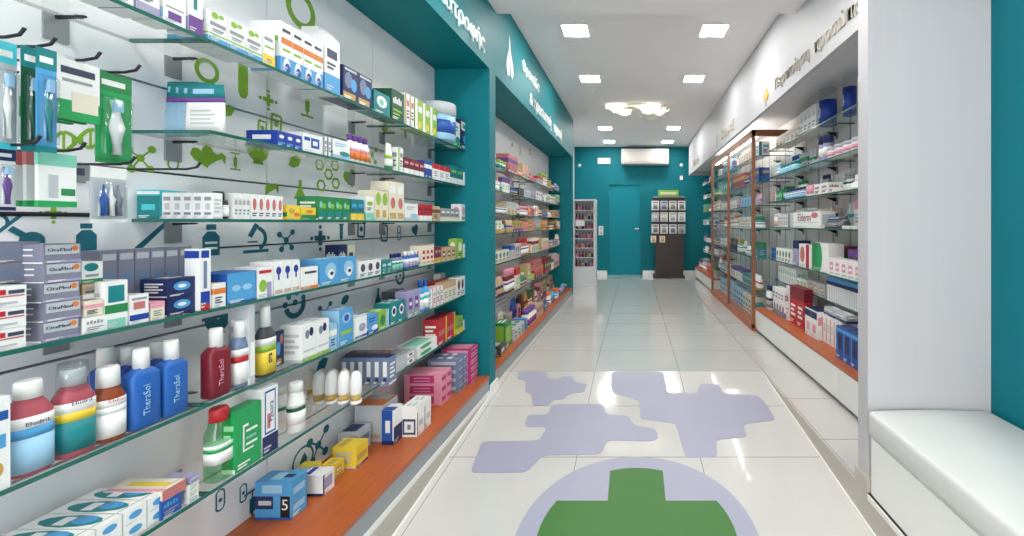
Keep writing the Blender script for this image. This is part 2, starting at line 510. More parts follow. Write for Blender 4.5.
# ------------------------------------------------------------------ left fascia, pillars, bases
fz0, fz1 = 2.095, ZC - 0.003
fa = tag(empty('fascia_board', (XL, 2.6, fz0)), 'teal header over the left shelves with white lettering', 'fascia board')
def ch(mb, name, parent):       # geometry given in world space, parented to an unrotated Empty
    o = mb.build(name, parent)
    o.location = -Vector(parent.location)
    return o
b = MB(); b.box(XL - 0.03, XL, 2.705, 6.1, fz0, fz1, teal_board); b.box(XL - 0.03, XL, -2.4, 2.705, fz0, ZCN - .003, teal_board)
ch(b, 'header_panel', fa)
b = MB(); b.box(XLB - 0.02, XL - 0.03, -2.4, 6.1, fz0, fz0 + 0.02, teal_board); ch(b, 'soffit_panel', fa)
def lett(s, size, y, z, parent, m, x, sign, align, ext=0.004, thin=0.0):
    o = text_obj(s, size, m, parent, face_x(x, y, z, sign), 'lettering', align, ext, thin)
    o.matrix_local = Matrix.Translation(-Vector(parent.location)) @ face_x(x, y, z, sign)
    return o
lett('Συμπληρώματα', 0.125, 1.77, 2.165, fa, white_let, XL + .004, 1, 'RIGHT', thin=-0.001)
lett('διατροφής', 0.125, 2.48, 2.165, fa, white_let, XL + .004, 1, 'RIGHT', thin=-0.001)
lett('Φροντίδα', 0.13, 3.30, 2.355, fa, white_let, XL + .004, 1, 'LEFT')
lett('& προσωπική', 0.15, 3.55, 2.16, fa, white_let, XL + .004, 1, 'LEFT')
lett('υγιεινή', 0.15, 4.62, 2.16, fa, white_let, XL + .004, 1, 'LEFT')
b = MB()                                                     # slender flame shaped emblem
em = [(2.97,2.48),(2.985,2.42),(2.99,2.37),(3.02,2.33),(3.05,2.29),(3.06,2.24),(3.04,2.19),(3.01,2.20),(3.0,2.25),(2.985,2.27),(2.97,2.25),(2.965,2.19),(2.93,2.18),(2.90,2.23),(2.905,2.28),(2.93,2.33),(2.955,2.37),(2.96,2.42)]
b.prism(em, lambda u, v, t: (XL + t, u, v), 0.006, white_let); ch(b, 'emblem', fa)

def pillar(name, x0, x1, y0, y1, z0, z1, m, label):
    o = MB(); o.box(x0, x1, y0, y1, z0, z1, m)
    return tag(o.build(name), label, 'pillar')
p1 = pillar('teal_pillar', XLB - .02, XL, 2.571, 2.68, 0.2 - .09, fz0 - .001, teal_board, 'nearer teal pillar dividing the two left shelf bays')
b = MB(); b.box(XL - .05, XL + 0.012, 2.575, 2.70, 0.05, 0.155, tile_nose); b.build('skirting_tile', p1)
p2 = pillar('teal_pillar', XLB - .02, XL, 6.0, 6.1, ZF, fz0 - .001, teal_board, 'farther teal pillar ending the left shelves')

def base_left(y0, y1, zt, label):
    t = tag(empty('low_cabinet', (XL, (y0 + y1) / 2, ZF)), label, 'cabinet')
    b = MB(); b.box(XLB, XL - 0.003, y0, y1, ZF, zt - 0.02, grey_plinth); ch(b, 'plinth', t)
    b = MB(); b.box(XLB, XL, y0, y1, zt - 0.02, zt, orange_wood); ch(b, 'deck_board', t)
base_left(-2.4, 2.57, 0.2165, 'long orange wood topped base under the near left shelves')
base_left(2.681, 5.999, 0.225, 'orange wood topped base under the far left shelves')

def slat_wall(name, y0, y1, grooves, joints, label):
    t = tag(empty(name, (XLB, (y0 + y1) / 2, 0.2)), label, 'wall panel')
    zs = [0.2] + sorted(grooves) + [fz0]
    b = MB()
    for a, c in zip(zs[:-1], zs[1:]):
        js = [y0] + joints + [y1]
        for p, q in zip(js[:-1], js[1:]):
            b.box(XLB - 0.018, XLB, p + .0015, q - .0015, a + 0.003, c - 0.003, panel_w)
    ch(b, 'slat_board', t)
    b = MB(); b.box(XLB - 0.024, XLB - 0.0175, y0, y1, .2, fz0, groove); ch(b, 'backing', t)
    return t
sw1 = slat_wall('slat_wall_panel', -2.4, 2.57, [1.50, 1.28, 1.077, 0.86, 0.64, 0.42], [-1.0, 0.2, 0.8, 1.396, 1.96], 'pale printed slat panel behind the near left shelves')
sw2 = slat_wall('slat_wall_panel', 2.681, 5.999, [1.50, 1.30, 1.14, 0.95, 0.70, 0.40], [3.3, 4.2, 5.1], 'pale printed slat panel behind the far left shelves')

# mural icons printed on the panel: drawn in (y, z) round a centre, s = half height
def ring(b, y, z, r0, r1, m, a0=0, a1=360, n=20):
    x = XLB + 0.0006
    for i in range(n):
        p, q = R(a0 + (a1 - a0) * i / n), R(a0 + (a1 - a0) * (i + 1) / n)
        b.face([(x, y + r0*math.cos(p), z + r0*math.sin(p)), (x, y + r1*math.cos(p), z + r1*math.sin(p)),
                (x, y + r1*math.cos(q), z + r1*math.sin(q)), (x, y + r0*math.cos(q), z + r0*math.sin(q))], m)
_lift = [0]
def poly(b, pts, m, y=0, z=0, s=1.0, rot=0):
    _lift[0] = (_lift[0] + 1) % 40
    c, q = math.cos(R(rot)), math.sin(R(rot))
    b.face([(XLB + 0.0006 + _lift[0] * 2e-5, y + s*(u*c - v*q), z + s*(u*q + v*c)) for u, v in pts], m)
def disc(b, y, z, r, m): poly(b, [(math.cos(i*math.pi/8), math.sin(i*math.pi/8)) for i in range(16)], m, y, z, r)
def bar(b, y0, z0, y1, z1, wd, m):
    d = math.hypot(y1 - y0, z1 - z0) or 1
    ny, nz = -(z1 - z0) / d * wd / 2, (y1 - y0) / d * wd / 2
    _lift[0] = (_lift[0] + 1) % 40
    x = XLB + 0.0006 + _lift[0] * 2e-5
    b.face([(x, y0 + ny, z0 + nz), (x, y1 + ny, z1 + nz), (x, y1 - ny, z1 - nz), (x, y0 - ny, z0 - nz)], m)
def icon(b, kind, y, z, s, m):
    P = lambda pts, rot=0: poly(b, pts, m, y, z, s, rot)
    if kind == 'ring': ring(b, y, z, s*.65, s, m)
    elif kind == 'dna':
        for i in range(16):
            a, c = -1.6 + i * .2, -1.4 + i * .2
            f = lambda t: math.sin(t * 2.6) * .55
            bar(b, y + s*a, z + s*(f(a) + a*.35), y + s*c, z + s*(f(c) + c*.35), s*.2, m)
            bar(b, y + s*a, z + s*(-f(a) + a*.35), y + s*c, z + s*(-f(c) + c*.35), s*.2, m)
            if i % 2: bar(b, y + s*a, z + s*(f(a)*.95 + a*.35), y + s*a, z + s*(-f(a)*.95 + a*.35), s*.12, m)
    elif kind == 'molecule':
        pts = [(0, 0), (.7, .7), (-.7, .5), (.6, -.7), (-.5, -.8)]
        for u, v in pts: disc(b, y + s*u, z + s*v, s*.26, m); bar(b, y, z, y + s*u, z + s*v, s*.12, m)
    elif kind == 'tube':
        P([(-.3, 1), (.3, 1), (.3, -.6), (.15, -.9), (-.15, -.9), (-.3, -.6)]); P([(-.45, 1), (.45, 1), (.45, 1.2), (-.45, 1.2)])
    elif kind == 'heart':
        P([(0, -1), (.8, -.1), (.95, .4), (.6, .8), (.2, .7), (0, .4), (-.2, .7), (-.6, .8), (-.95, .4), (-.8, -.1)], 20)
    elif kind == 'hand':
        P([(-1, -.8), (-.2, -.2), (.5, .2), (.9, -.4), (1, .5), (.5, .9), (0, .6), (-.6, .9), (-1, .3)])
    elif kind == 'bottle':
        P([(-.55, -1), (.55, -1), (.55, .2), (.25, .55), (-.25, .55), (-.55, .2)]); P([(-.32, .65), (.32, .65), (.32, 1), (-.32, 1)])
        poly(b, [(-.4, -.6), (.4, -.6), (.4, 0), (-.4, 0)], panel_w, y, z, s) if 0 else None
        for o in (-.6, -.25): poly(b, [(-.4, o), (.4, o), (.4, o + .15), (-.4, o + .15)], white_let, y, z, s)
    elif kind == 'thermo':
        P([(-1.1, -1), (-.85, -1.05), (.9, .75), (1, 1), (.75, .95), (-1.05, -.8)], 0)
    elif kind == 'micro':
        ring(b, y, z - .1*s, s*.55, s*.8, m, -70, 80, 12); P([(-.6, .1), (-.1, .9), (.2, .75), (-.3, -.05)]); P([(-.9, -1.0), (.9, -1.0), (.9, -.8), (-.9, -.8)]); P([(-.6, -.35), (.1, -.35), (.1, -.25), (-.6, -.25)])
    elif kind == 'cross':
        for d in ((1, 0), (-1, 0), (0, 1), (0, -1)): bar(b, y, z, y + s*d[0]*.6, z + s*d[1]*.6, s*.4, m); disc(b, y + s*d[0]*.9, z + s*d[1]*.9, s*.16, m)
    elif kind == 'leaf':
        P([(-1, -.2), (-.4, .6), (.4, .7), (1, .2), (.4, -.5), (-.4, -.6)], 15)
    elif kind == 'bowl':
        ring(b, y, z + .3*s, s*.1, s, m, 180, 360, 12); P([(-1.2, .3), (1.2, .3), (1.2, .5), (-1.2, .5)]); P([(-.5, -.9), (.5, -.9), (.4, -.6), (-.4, -.6)])
    elif kind == 'smile':
        ring(b, y, z, s*.6, s, m, 190, 380, 14)
        for a in (30, 80, 130, 170): disc(b, y + s*.9*math.cos(R(a)), z + s*.9*math.sin(R(a)), s*.22, m)
        disc(b, y, z + .2*s, s*.22, m)
    elif kind == 'flask':
        P([(-.2, 1), (.2, 1), (.2, .2), (.8, -.9), (-.8, -.9), (-.2, .2)])
    elif kind == 'hex':
        for (u, v) in ((0, .8), (.55, .4), (-.5, .3), (.1, -.1), (.6, -.5), (-.4, -.7)):
            ring(b, y + s*u, z + s*v, s*.2, s*.32, m, 0, 360, 6)
    elif kind == 'board':
        for (u0, v0, u1, v1) in ((-.6,-.8,.5,-.9),(.5,-.9,.6,.8),(.6,.8,-.5,.9),(-.5,.9,-.6,-.8)): bar(b, y+s*u0, z+s*v0, y+s*u1, z+s*v1, s*.25, m)
        disc(b, y, z, s*.3, m)
    elif kind == 'syringe':
        P([(-.2, -.5), (.2, -.5), (.2, .5), (-.2, .5)]); P([(-.6, .9), (.6, .9), (.6, 1.05), (-.6, 1.05)]); P([(-.05, .5), (.05, .5), (.05, .9), (-.05, .9)]); P([(-.6, -.9), (.6, -.9), (.6, -.75), (-.6, -.75)]); P([(-.08, -.9), (.08, -.9), (.08, -.4), (-.08, -.4)])
    elif kind == 'spoon':
        disc(b, y + .5*s, z - .6*s, s*.5, m); bar(b, y + .2*s, z - .3*s, y - .3*s, z + .1*s, s*.3, m); bar(b, y - .9*s, z - .3*s, y + .1*s, z + .8*s, s*.16, m); ring(b, y - .8*s, z + .4*s, s*.35, s*.5, m)
    elif kind == 'drop':
        ring(b, y, z, s*.8, s*.95, m, -60, 200); P([(-.2, -.6), (.25, -.5), (.35, 0), (.1, .5), (-.3, 0)])
    elif kind == 'capsule':
        ring(b, y, z + .45*s, s*.25, s*.38, m, 0, 180, 8); ring(b, y, z - .45*s, s*.25, s*.38, m, 180, 360, 8)
        bar(b, y - .31*s, z - .45*s, y - .31*s, z + .45*s, .12*s, m); bar(b, y + .31*s, z - .45*s, y + .31*s, z + .45*s, .12*s, m); disc(b, y, z, s*.15, m)
def wall_pt(px, py):
    y = -XLB * F / (VX - px)
    return y, EYE - (py - VY) * y / F
def icons(lst, m, parent, name):
    b = MB()
    for kind, px, py, hp in lst:
        y, z = wall_pt(px, py); icon(b, kind, y, z, 1.12 * hp * y / F, m)
    o = ch(b, name, parent); o['label'] = name.replace('_', ' ')
icons([('ring', 207, 71, 11), ('ring', 301, 10, 17), ('tube', 243, 82, 16), ('leaf', 227, 111, 8), ('dna', 77, 140, 15), ('molecule', 140, 158, 13),
       ('capsule', 173, 158, 13), ('heart', 203, 156, 11), ('hand', 217, 160, 8), ('syringe', 235, 162, 8), ('bowl', 258, 153, 11), ('cross', 268, 100, 9), ('board', 276, 124, 9),
       ('syringe', 307, 105, 12), ('leaf', 295, 162, 8), ('hex', 327, 172, 18), ('flask', 300, 190, 9), ('hand', 272, 190, 7), ('heart', 350, 178, 9), ('molecule', 372, 155, 8), ('tube', 405, 130, 8),
       ('cross', 53, 213, 9), ('board', 262, 128, 7), ('leaf', 385, 128, 6), ('bowl', 352, 140, 7)], green_print, sw1, 'green_mural_print')
icons([('spoon', 18, 230, 17), ('bottle', 86, 238, 13), ('thermo', 152, 236, 15), ('bottle', 211, 240, 14), ('micro', 256, 237, 14), ('molecule', 286, 240, 10),
       ('cross', 320, 238, 11), ('tube', 341, 233, 7), ('board', 361, 229, 8), ('board', 384, 233, 8), ('capsule', 399, 233, 8), ('smile', 295, 305, 12), ('molecule', 325, 312, 9),
       ('bowl', 218, 322, 12), ('hand', 286, 342, 9), ('leaf', 322, 365, 8), ('molecule', 318, 445, 14), ('drop', 303, 460, 13), ('capsule', 220, 500, 12), ('capsule', 243, 493, 10),
       ('syringe', 252, 505, 13), ('leaf', 345, 300, 6), ('smile', 400, 277, 7), ('bowl', 362, 318, 8), ('flask', 378, 296, 7), ('heart', 415, 230, 6)], teal_print, sw1, 'teal_mural_print')
icons([('leaf', 512, 145, 3), ('hex', 520, 150, 5), ('ring', 530, 152, 3)], green_print, sw2, 'green_mural_print')

# ------------------------------------------------------------------ glass shelves
def shelf(x0, x1, y0, y1, z, side, brackets, label, group, th=0.008):
    """x0 = back, x1 = front; z = top of the glass"""
    t = tag(empty('glass_shelf', ((x0 + x1) / 2, (y0 + y1) / 2, z)), label, 'glass shelf', group)
    s = 1 if side == 'L' else -1
    b = MB(); b.box(x0, x1 - s*0.002, y0 + .002, y1 - .002, z - th, z, glass); ch(b, 'glass_pane', t)
    b = MB(); b.box(x1 - s*0.002, x1, y0, y1, z - th, z, edge_g); b.box(x0, x1 - s*.002, y0, y0 + .002, z - th, z, edge_g); b.box(x0, x1 - s*.002, y1 - .002, y1, z - th, z, edge_g)
    ch(b, 'polished_edge', t)
    for yb in brackets:
        b = MB()
        b.box(x0, x0 + s*.004, yb - .02, yb + .02, z - th - .055, z - th - 0.001, steel_plate)
        b.prism([(0, 0), (0.07, 0), (0.07, -.004), (0.01, -.03), (0, -.03)] if side == 'R' else [(0, 0), (0.06, 0), (0.06, -.004), (0, -.007)], lambda u, v, q: (x0 + s*(u + .004), yb + q - .003, z - th - .001 + v), 0.006, dark_metal)
        b.tube([(x0 + s*.05, yb, z - th - .006), (x0 + s*.05, yb, z - th - .001)], 0.006, dark_metal)
        ch(b, 'bracket', t)
    return t
SZ = [1.596, 1.376, 1.16, 0.94, 0.713, 0.497]
ordn = ['top', 'second', 'third', 'fourth', 'fifth', 'sixth', 'seventh']
for i, z in enumerate(SZ):
    segs = [(1.02, 1.918, (1.11, 1.81)), (1.922, 2.568, (2.03, 2.5))]
    if i not in (1, 2): segs = [(0.1, 1.017, (0.2, 0.885))] + segs
    for (a, c, br) in segs:
        nm = {0.1: 'nearest', 1.02: 'middle', 1.922: 'farthest'}[a]
        shelf(XLB, XSH, a, c, z, 'L', br, f'{nm} glass pane of the {ordn[i]} near left shelf', 'glass shelves of the near left bay')
SZ2 = [1.575, 1.395, 1.22, 1.07, 0.84, 0.56]
for i, z in enumerate(SZ2):
    for (a, c, nm) in ((2.682, 4.338, 'nearer'), (4.342, 5.998, 'farther')):
        shelf(XLB, XSH, a, c, z, 'L', (a + .12, c - .12), f'{nm} glass pane of the {ordn[i]} far left shelf', 'glass shelves of the far left bay')

# ------------------------------------------------------------------ right side
fr = tag(empty('fascia_board', (XR, 4.5, 2.05)), 'white header over the right shelves with brass lettering', 'fascia board')
header_white = noisy(mat('header laminate', (190, 190, 194), 0.55), 0.025, 30, (1, 1, 0.04))
b = MB(); b.box(XR, XR + .03, 2.705, 7.95, 2.05, ZC - .003, header_white); b.box(XR, XR + .03, 1.672, 2.705, 2.05, ZCN - .003, header_white); b.box(XR, XRB, 7.95, 7.98, 2.05, ZC - .003, header_white); ch(b, 'header_panel', fr)
b = MB(); b.box(XR + .03, XRB, 1.672, 7.95, 2.13, 2.15, white_lam); ch(b, 'soffit_panel', fr)
lett('προσώπου', 0.115, 2.42, 2.125, fr, gold_let, XR - .004, -1, 'LEFT', thin=-.0018)
lett('Περιποίηση', 0.115, 3.10, 2.125, fr, gold_let, XR - .004, -1, 'LEFT', thin=-.0018)
lett('Μακιγιάζ', 0.15, 5.0, 2.13, fr, gold_let, XR - .004, -1, 'LEFT', thin=-.0018)
lett('Μαλλιά', 0.15, 7.3, 2.13, fr, gold_let, XR - .004, -1, 'LEFT', thin=-.0018)
b = MB()
for a in (-55, -25, 5, 35, 62):                              # gold tulip of five petals on a stem
    pts = []
    for k in range(12):
        t_ = 2 * math.pi * k / 12
        u, v = 0.018 * math.sin(t_), 0.055 + 0.04 * math.cos(t_)
        c, s_ = math.cos(R(a)), math.sin(R(a))
        pts.append((3.31 + u * c - v * s_ * .8, 2.11 + u * s_ + v * c))
    b.prism(pts, lambda u, v, t: (XR - t, u, v), 0.004 + .0012 * (a + 60) / 30, mat('gold emblem', (226, 190, 96), 0.3, 0.5))
b.prism([(3.305, 2.065), (3.317, 2.065), (3.317, 2.12), (3.305, 2.12)], lambda u, v, t: (XR - t, u, v), 0.004, gold_let)
ch(b, 'emblem', fr)
b = MB()
for dy in (-.03, .03, 0):
    b.prism([(5.28 + dy, 2.10), (5.31 + dy, 2.16), (5.28 + dy * 1.6, 2.25), (5.25 + dy, 2.16)], lambda u, v, t: (XR - t, u, v), 0.004 + abs(dy) * .05, gold_let)
ch(b, 'emblem', fr)
cam_t = tag(empty('security_camera', (XR - .02, 1.83, 2.13)), 'small white security camera at the near end of white header', 'camera')
b = MB(); b.box(-.015, .019, -.03, .03, -.03, .03, mat('camera shell', (222, 222, 222), .35)); b.build('mount', cam_t)
b = MB(); b.tube([(-.01, .035, 0), (-.03, -.03, -.008), (-.035, -.06, -.012)], [.026, .03, .026], mat('camera shell')); b.build('housing', cam_t)
b = MB(); b.tube([(-.036, -.06, -.012), (-.037, -.066, -.013)], [.015, .014], 'black'); b.build('lens', cam_t)

rp = pillar('white_pillar', 0.891, XRB + .02, 1.60, 1.67, ZF + .002, ZCN - .003, pillar_lam, 'wide white laminate panel between the right shelves and bench')
b = MB(); b.box(0.882, 0.8908, 1.592, 1.678, ZF + .002, 0.182, tan_tile); b.box(0.8908, 1.36, 1.592, 1.5998, ZF + .002, .182, tan_tile); b.build('skirting_tile', rp)

# bench
bn = tag(empty('bench', (1.12, 0.6, ZF)), 'low white box bench with padded white leather seat', 'bench')
b = MB(); b.box(0.897, 1.355, -1.0, 1.59, ZF, 0.352, white_front); ch(b, 'box_body', bn)
for (a, c) in ((-1.0, 0.295), (0.305, 1.575)):
    b = MB(); b.box(0.891, 0.897, a, c, ZF + .006, 0.342, white_front); ch(b, 'front_panel', bn)
b = MB()
rings = []
for x, z in ((0.885, .356), (0.880, .37), (0.880, .425), (0.884, .437), (0.896, .442), (1.10, .446), (1.33, .442), (1.352, .43), (1.355, .356)):
    rings.append((x, z))
for ya, yb in ((-1.0, 1.588),):
    secs = []
    for y, k in ((ya, .97), (ya + .012, 1.0), (yb - .012, 1.0), (yb, .97)):
        secs.append([(1.12 + (x - 1.12) * k, y, .40 + (z - .40) * k) for x, z in rings])
    b.loft_rings(secs, leather)
ch(b, 'seat_cushion', bn)

# right bay plinths and backs
def base_right(y0, y1, zt, xf, label, drawers):
    t = tag(empty('low_cabinet', (xf, (y0 + y1) / 2, ZF)), label, 'cabinet')
    b = MB(); b.box(xf + .03, XRB, y0, y1, ZF + .001, ZF + .03, 'black'); ch(b, 'toe_kick', t)
    b = MB(); b.box(xf + .012, XRB, y0, y1, ZF + .03, zt - .022, white_front); ch(b, 'plinth', t)
    for a, c in zip(drawers[:-1], drawers[1:]):
        b = MB(); b.box(xf, xf + .0118, a + .002, c - .002, ZF + .028, zt - .024, white_front); ch(b, 'drawer_front', t)
    b = MB(); b.box(xf - .002, XRB, y0, y1, zt - .022, zt, orange_wood); ch(b, 'deck_board', t)
    return t
base_right(1.68, 3.975, 0.355, XC, 'white plinth with orange deck under the near right shelves', [1.68, 2.36, 3.14, 3.975])
base_right(6.12, 7.95, 0.335, XC, 'white plinth with orange deck under the far right shelves', [6.12, 7.0, 7.95])
b = MB(); b.box(XRB + .001, XRB + .018, 1.68, 7.95, .13, 2.13, mat('pale back board', (238, 238, 236), .3))
for k in range(24):
    y = 1.9 + k * .25
    b.box(XRB - .001, XRB + .001, y, y + .02, .36, 2.05, mat('slotted upright', (170, 174, 176), .4, .3))
tag(b.build('back_panel'), 'pale panel with slotted uprights behind the right hand shelves', 'wall panel')
XS = 1.27
RZ = [1.83, 1.574, 1.347, 1.113, 0.815, 0.62]
for i, z in enumerate(RZ):
    for (a, c, nm) in ((1.70, 2.848, 'nearer'), (2.852, 3.96, 'farther')):
        shelf(XRB - .002, XS + (0 if i < 5 else .06), a, c, z, 'R', (a + .25, c - .25), f'{nm} glass pane of the {ordn[i]} near right shelf', 'glass shelves of the near right bay')
    if i < 6: shelf(XRB - .002, XS, 6.14, 7.93, z, 'R', (6.4, 7.6), f'glass pane of the {ordn[i]} far right shelf', 'glass shelves of the far right bay')

# framed glass cabinet
XK = 1.12
gc = tag(empty('glass_cabinet', (XK, 5.03, ZF)), 'tall brown framed glass cabinet between the two right bays', 'cabinet')
for i, y in enumerate((3.98, 5.02, 6.07)):
    b = MB(); b.box(XK, XK + .03, y, y + .03, ZF + .03, 2.035, brown_wood); ch(b, 'post', gc)
b = MB(); b.box(XK, XK + .03, 3.98, 6.10, 1.975, 2.035, mat('peach rail', (206, 160, 138), .4)); ch(b, 'top_rail', gc)
for y in (3.98, 6.07):
    b = MB(); b.box(XK + .031, XRB - .04, y, y + .03, 1.975, 2.035, brown_wood); ch(b, 'cross_rail', gc)
b = MB(); b.box(XK, XRB - .002, 3.98, 6.10, ZF + .001, ZF + .06, orange_wood); ch(b, 'base_board', gc)
for a, c in ((4.011, 5.019), (5.051, 6.069)):
    b = MB(); b.box(XK + .012, XK + .017, a, c, ZF + .062, 1.974, pane_glass); ch(b, 'glass_door', gc)
b = MB(); b.box(XK + .05, XK + .08, 4.05, 6.03, 1.985, 2.0, mat('cabinet led', (255, 252, 245), .5, 0, 14)); ch(b, 'light_strip', gc)
b = MB(); b.box(XK + .03, XRB - .01, 3.993, 3.998, ZF + .062, 1.974, pane_glass); ch(b, 'side_pane', gc)
GZ = [1.80, 1.55, 1.32, 1.09, 0.81, 0.50]
for i, z in enumerate(GZ):
    shelf(XRB - .002, XK + .06, 4.02, 6.05, z, 'R', (4.3, 5.0, 5.8), f'glass pane of the {ordn[i]} shelf inside the framed cabinet', 'glass shelves of the framed cabinet')

# ------------------------------------------------------------------ things on the back wall
ac = tag(empty('air_conditioner', (0.21, 8.14, 2.28)), 'white wall air conditioner high on the teal back wall', 'air conditioner')
b = MB()
prof = [(-.0, .02), (-.11, .0), (-.13, .05), (-.13, .25), (-.10, .29), (.125, .29), (.125, .0)]
b.prism([(v, u) for u, v in prof], lambda u, v, t: (-0.45 + t, v, u), 0.90, mat('ac shell', (205, 201, 195), .35)); b.build('casing', ac)
b = MB(); b.box(-.43, .43, -.133, -.131, .235, .255, 'silver'); b.box(-.40, .40, -.115, -.10, .0, .02, 'grey'); b.build('louvre', ac)
es = tag(empty('emergency_light', (-0.59, YB - .03, 2.37)), 'small lit white emergency light left above the teal door', 'light')
b = MB(); b.box(-.12, .12, 0, .028, -.055, .055, lamp_rim); b.build('housing', es)
b = MB(); b.box(-.11, .11, -.006, 0, -.046, .046, mat('emergency glow', (250, 252, 252), .5, 0, 1.0)); b.build('diffuser', es)
for x, z, lb in ((-1.07, 2.28, 'small round white detector high left on the back wall'), (0.93, 2.29, 'small round white detector high right on the back wall')):
    b = MB(); b.tube([(x, YB - .001, z), (x, YB - .02, z), (x, YB - .03, z)], [.035, .033, .015], lamp_rim, 16); tag(b.build('wall_detector'), lb, 'detector')
b = MB(); b.bbox(.90, .96, YB - .03, YB - .001, 2.0, 2.08, lamp_rim, .005); tag(b.build('motion_sensor'), 'small white box sensor below the right detector', 'sensor')
sw = tag(empty('light_switch', (-0.65, YB - .001, 1.0)), 'white double light switch plate left of the teal door', 'light switch')
b = MB(); b.box(-.045, .045, -.008, 0, -.09, .09, lamp_rim); b.build('plate', sw)
for z in (-.045, .045):
    b = MB(); b.box(-.025, .025, -.013, -.008, z - .03, z + .03, 'silver'); b.build('rocker', sw)

# hanging card display in the back right corner
ds = tag(empty('display_stand', (0.65, 7.95, ZF)), 'dark brown product stand with pale card rows by back wall', 'display stand')
b = MB(); b.box(0.40, 0.915, 7.80, 8.15, ZF, 0.925, brown_dark); b.box(.37, .94, 7.74, 8.2, ZF, .165, brown_dark); b.box(.36, .96, 7.98, 8.02, .95, 1.63, brown_dark); ch(b, 'cabinet', ds)
for x in (.57, .74):
    b = MB(); b.box(x - .002, x + .002, 7.797, 7.80, .2, .9, 'black'); ch(b, 'panel_joint', ds)
b = MB(); b.box(.32, .98, 7.86, 7.97, 1.37, 1.385, 'black'); b.box(.32, .98, 7.86, 7.97, 1.155, 1.17, 'black'); b.box(.32, .98, 7.86, 7.97, 0.93, 0.945, 'black'); ch(b, 'pocket_rail', ds)
hd = MB(); hd.box(.46, .84, 7.93, 7.95, 1.655, 1.77, 'lime green'); hd.box(.36, .96, 7.955, 7.975, 1.63, 1.66, 'grey'); hd = ch(hd, 'header_sign', ds)
b = MB(); b.box(.50, .80, 7.926, 7.93, 1.69, 1.73, 'cream'); b.build('logo_bar', hd)
def slim_pack(parent_loc, wd, hh, c1, c2, label, group, name='card_pack'):
    t = tag(empty(name, parent_loc), label, 'product pack', group)
    b = MB(); b.box(-wd/2, wd/2, -.012, .0, 0, hh, c1); b.box(-wd*.35, wd*.35, -.0125, -.012, hh*.72, hh*.9, c2); b.build('card', t)
    b = MB(); b.loft([(hh*.15, wd*.3, .018), (hh*.55, wd*.3, .022), (hh*.62, wd*.22, .012)], c2, 3, 12, cy=-.02); b.build('blister', t)
    return t
for r, z in enumerate((1.388, 1.173, .948)):
    for c in range(4):
        slim_pack((0.40 + c * .165, 7.90, z), .14, .18, ['white', 'silver', 'cream', 'white'][(r + c) % 4], ['grey', 'silver', 'slate', 'silver'][(c * 2 + r) % 4],
                  f'pale card pack, {["first","second","third","fourth"][c]} from left in {["top","middle","bottom"][r]} row of the corner stand', 'card packs in the corner display stand')
for c in range(2):
    slim_pack((0.36 + c * .165, 7.78, .79), .10, .12, 'cream', 'tan', f'small cream card pack hanging {["left","right"][c]} below the corner stand rows', 'small cream packs below the corner stand')

# nail varnish unit
nv = tag(empty('varnish_display', (-0.79, 6.72, ZF)), 'white tiered display unit of small bottles beyond the teal pillar', 'display unit')
b = MB()
b.box(-.97, -.945, 6.70, 6.98, ZF, 1.53, white_lam); b.box(-.645, -.615, 6.70, 6.98, ZF, 1.53, white_lam)
b.box(-.945, -.645, 6.96, 6.98, ZF, 1.53, white_lam); b.box(-.945, -.645, 6.70, 6.959, 1.50, 1.53, white_lam); b.box(-.945, -.645, 6.70, 6.959, ZF, 0.455, white_lam)
ch(b, 'case', nv)
VZ = [0.455, 0.605, 0.755, 0.905, 1.055, 1.205, 1.355]
for z in VZ[1:]:
    b = MB(); b.box(-.945, -.645, 6.71, 6.959, z - .012, z, white_lam); ch(b, 'tier', nv)
b = MB(); b.box(-.935, -.79, 6.70, 6.708, 1.10, 1.19, 'white'); ch(b, 'card_sign', nv)

# ------------------------------------------------------------------ products
def lines(L, face, u0, u1, v0, v1, n, c):
    for i in range(n):
        v = v1 - (v1 - v0) * (i + .5) / n
        hh = (v1 - v0) / n * .28
        L.append((face, u0, u1 - (0.25 * (u1 - u0) if i % 2 else 0), v - hh, v + hh, c))
def prints(tpl, a, b2):
    L = []
    dark = 'ink'
    for f in 'FS':
        if tpl == 'band': L.append((f, 0, 1, .55, .78, a)); lines(L, f, .12, .7, .15, .45, 3, dark)
        elif tpl == 'base': L.append((f, 0, 1, 0, .32, a)); L.append((f, .12, .8, .62, .78, b2)); lines(L, f, .12, .7, .4, .55, 2, dark)
        elif tpl == 'top': L.append((f, 0, 1, .68, 1, a)); lines(L, f, .15, .8, .2, .55, 3, b2)
        elif tpl == 'disc': L.append((f, .2, .8, .35, .85, a, 'e')); lines(L, f, .15, .85, .1, .28, 2, dark)
        elif tpl == 'stripe': L.append((f, 0, .28, 0, 1, a)); L.append((f, .38, .9, .6, .78, b2)); lines(L, f, .38, .85, .2, .5, 3, dark)
        elif tpl == 'panel': L.append((f, .12, .7, .3, .75, a)); L.append((f, .2, .6, .45, .58, 'white')); L.append((f, .12, .88, .1, .18, b2))
        elif tpl == 'lettering':
            for i, u in enumerate((.12, .26, .40, .54, .68)): L.append((f, u, u + .10, .55, .72 + .06 * (i % 2), a))
            lines(L, f, .12, .8, .15, .4, 2, b2)
        elif tpl == 'wave': L.append((f, 0, 1, 0, .18, a)); L.append((f, .35, 1, .15, .42, b2, 'e')); lines(L, f, .1, .75, .6, .85, 2, a)
    if tpl in ('band', 'panel', 'disc'): L.append(('T', .15, .85, .3, .7, a))
    elif tpl == 'top': L.append(('T', 0, 1, 0, 1, a))
    elif tpl in ('stripe',): L.append(('T', 0, .28, 0, 1, a))
    else: L.append(('T', .2, .8, .35, .6, b2))
    return L
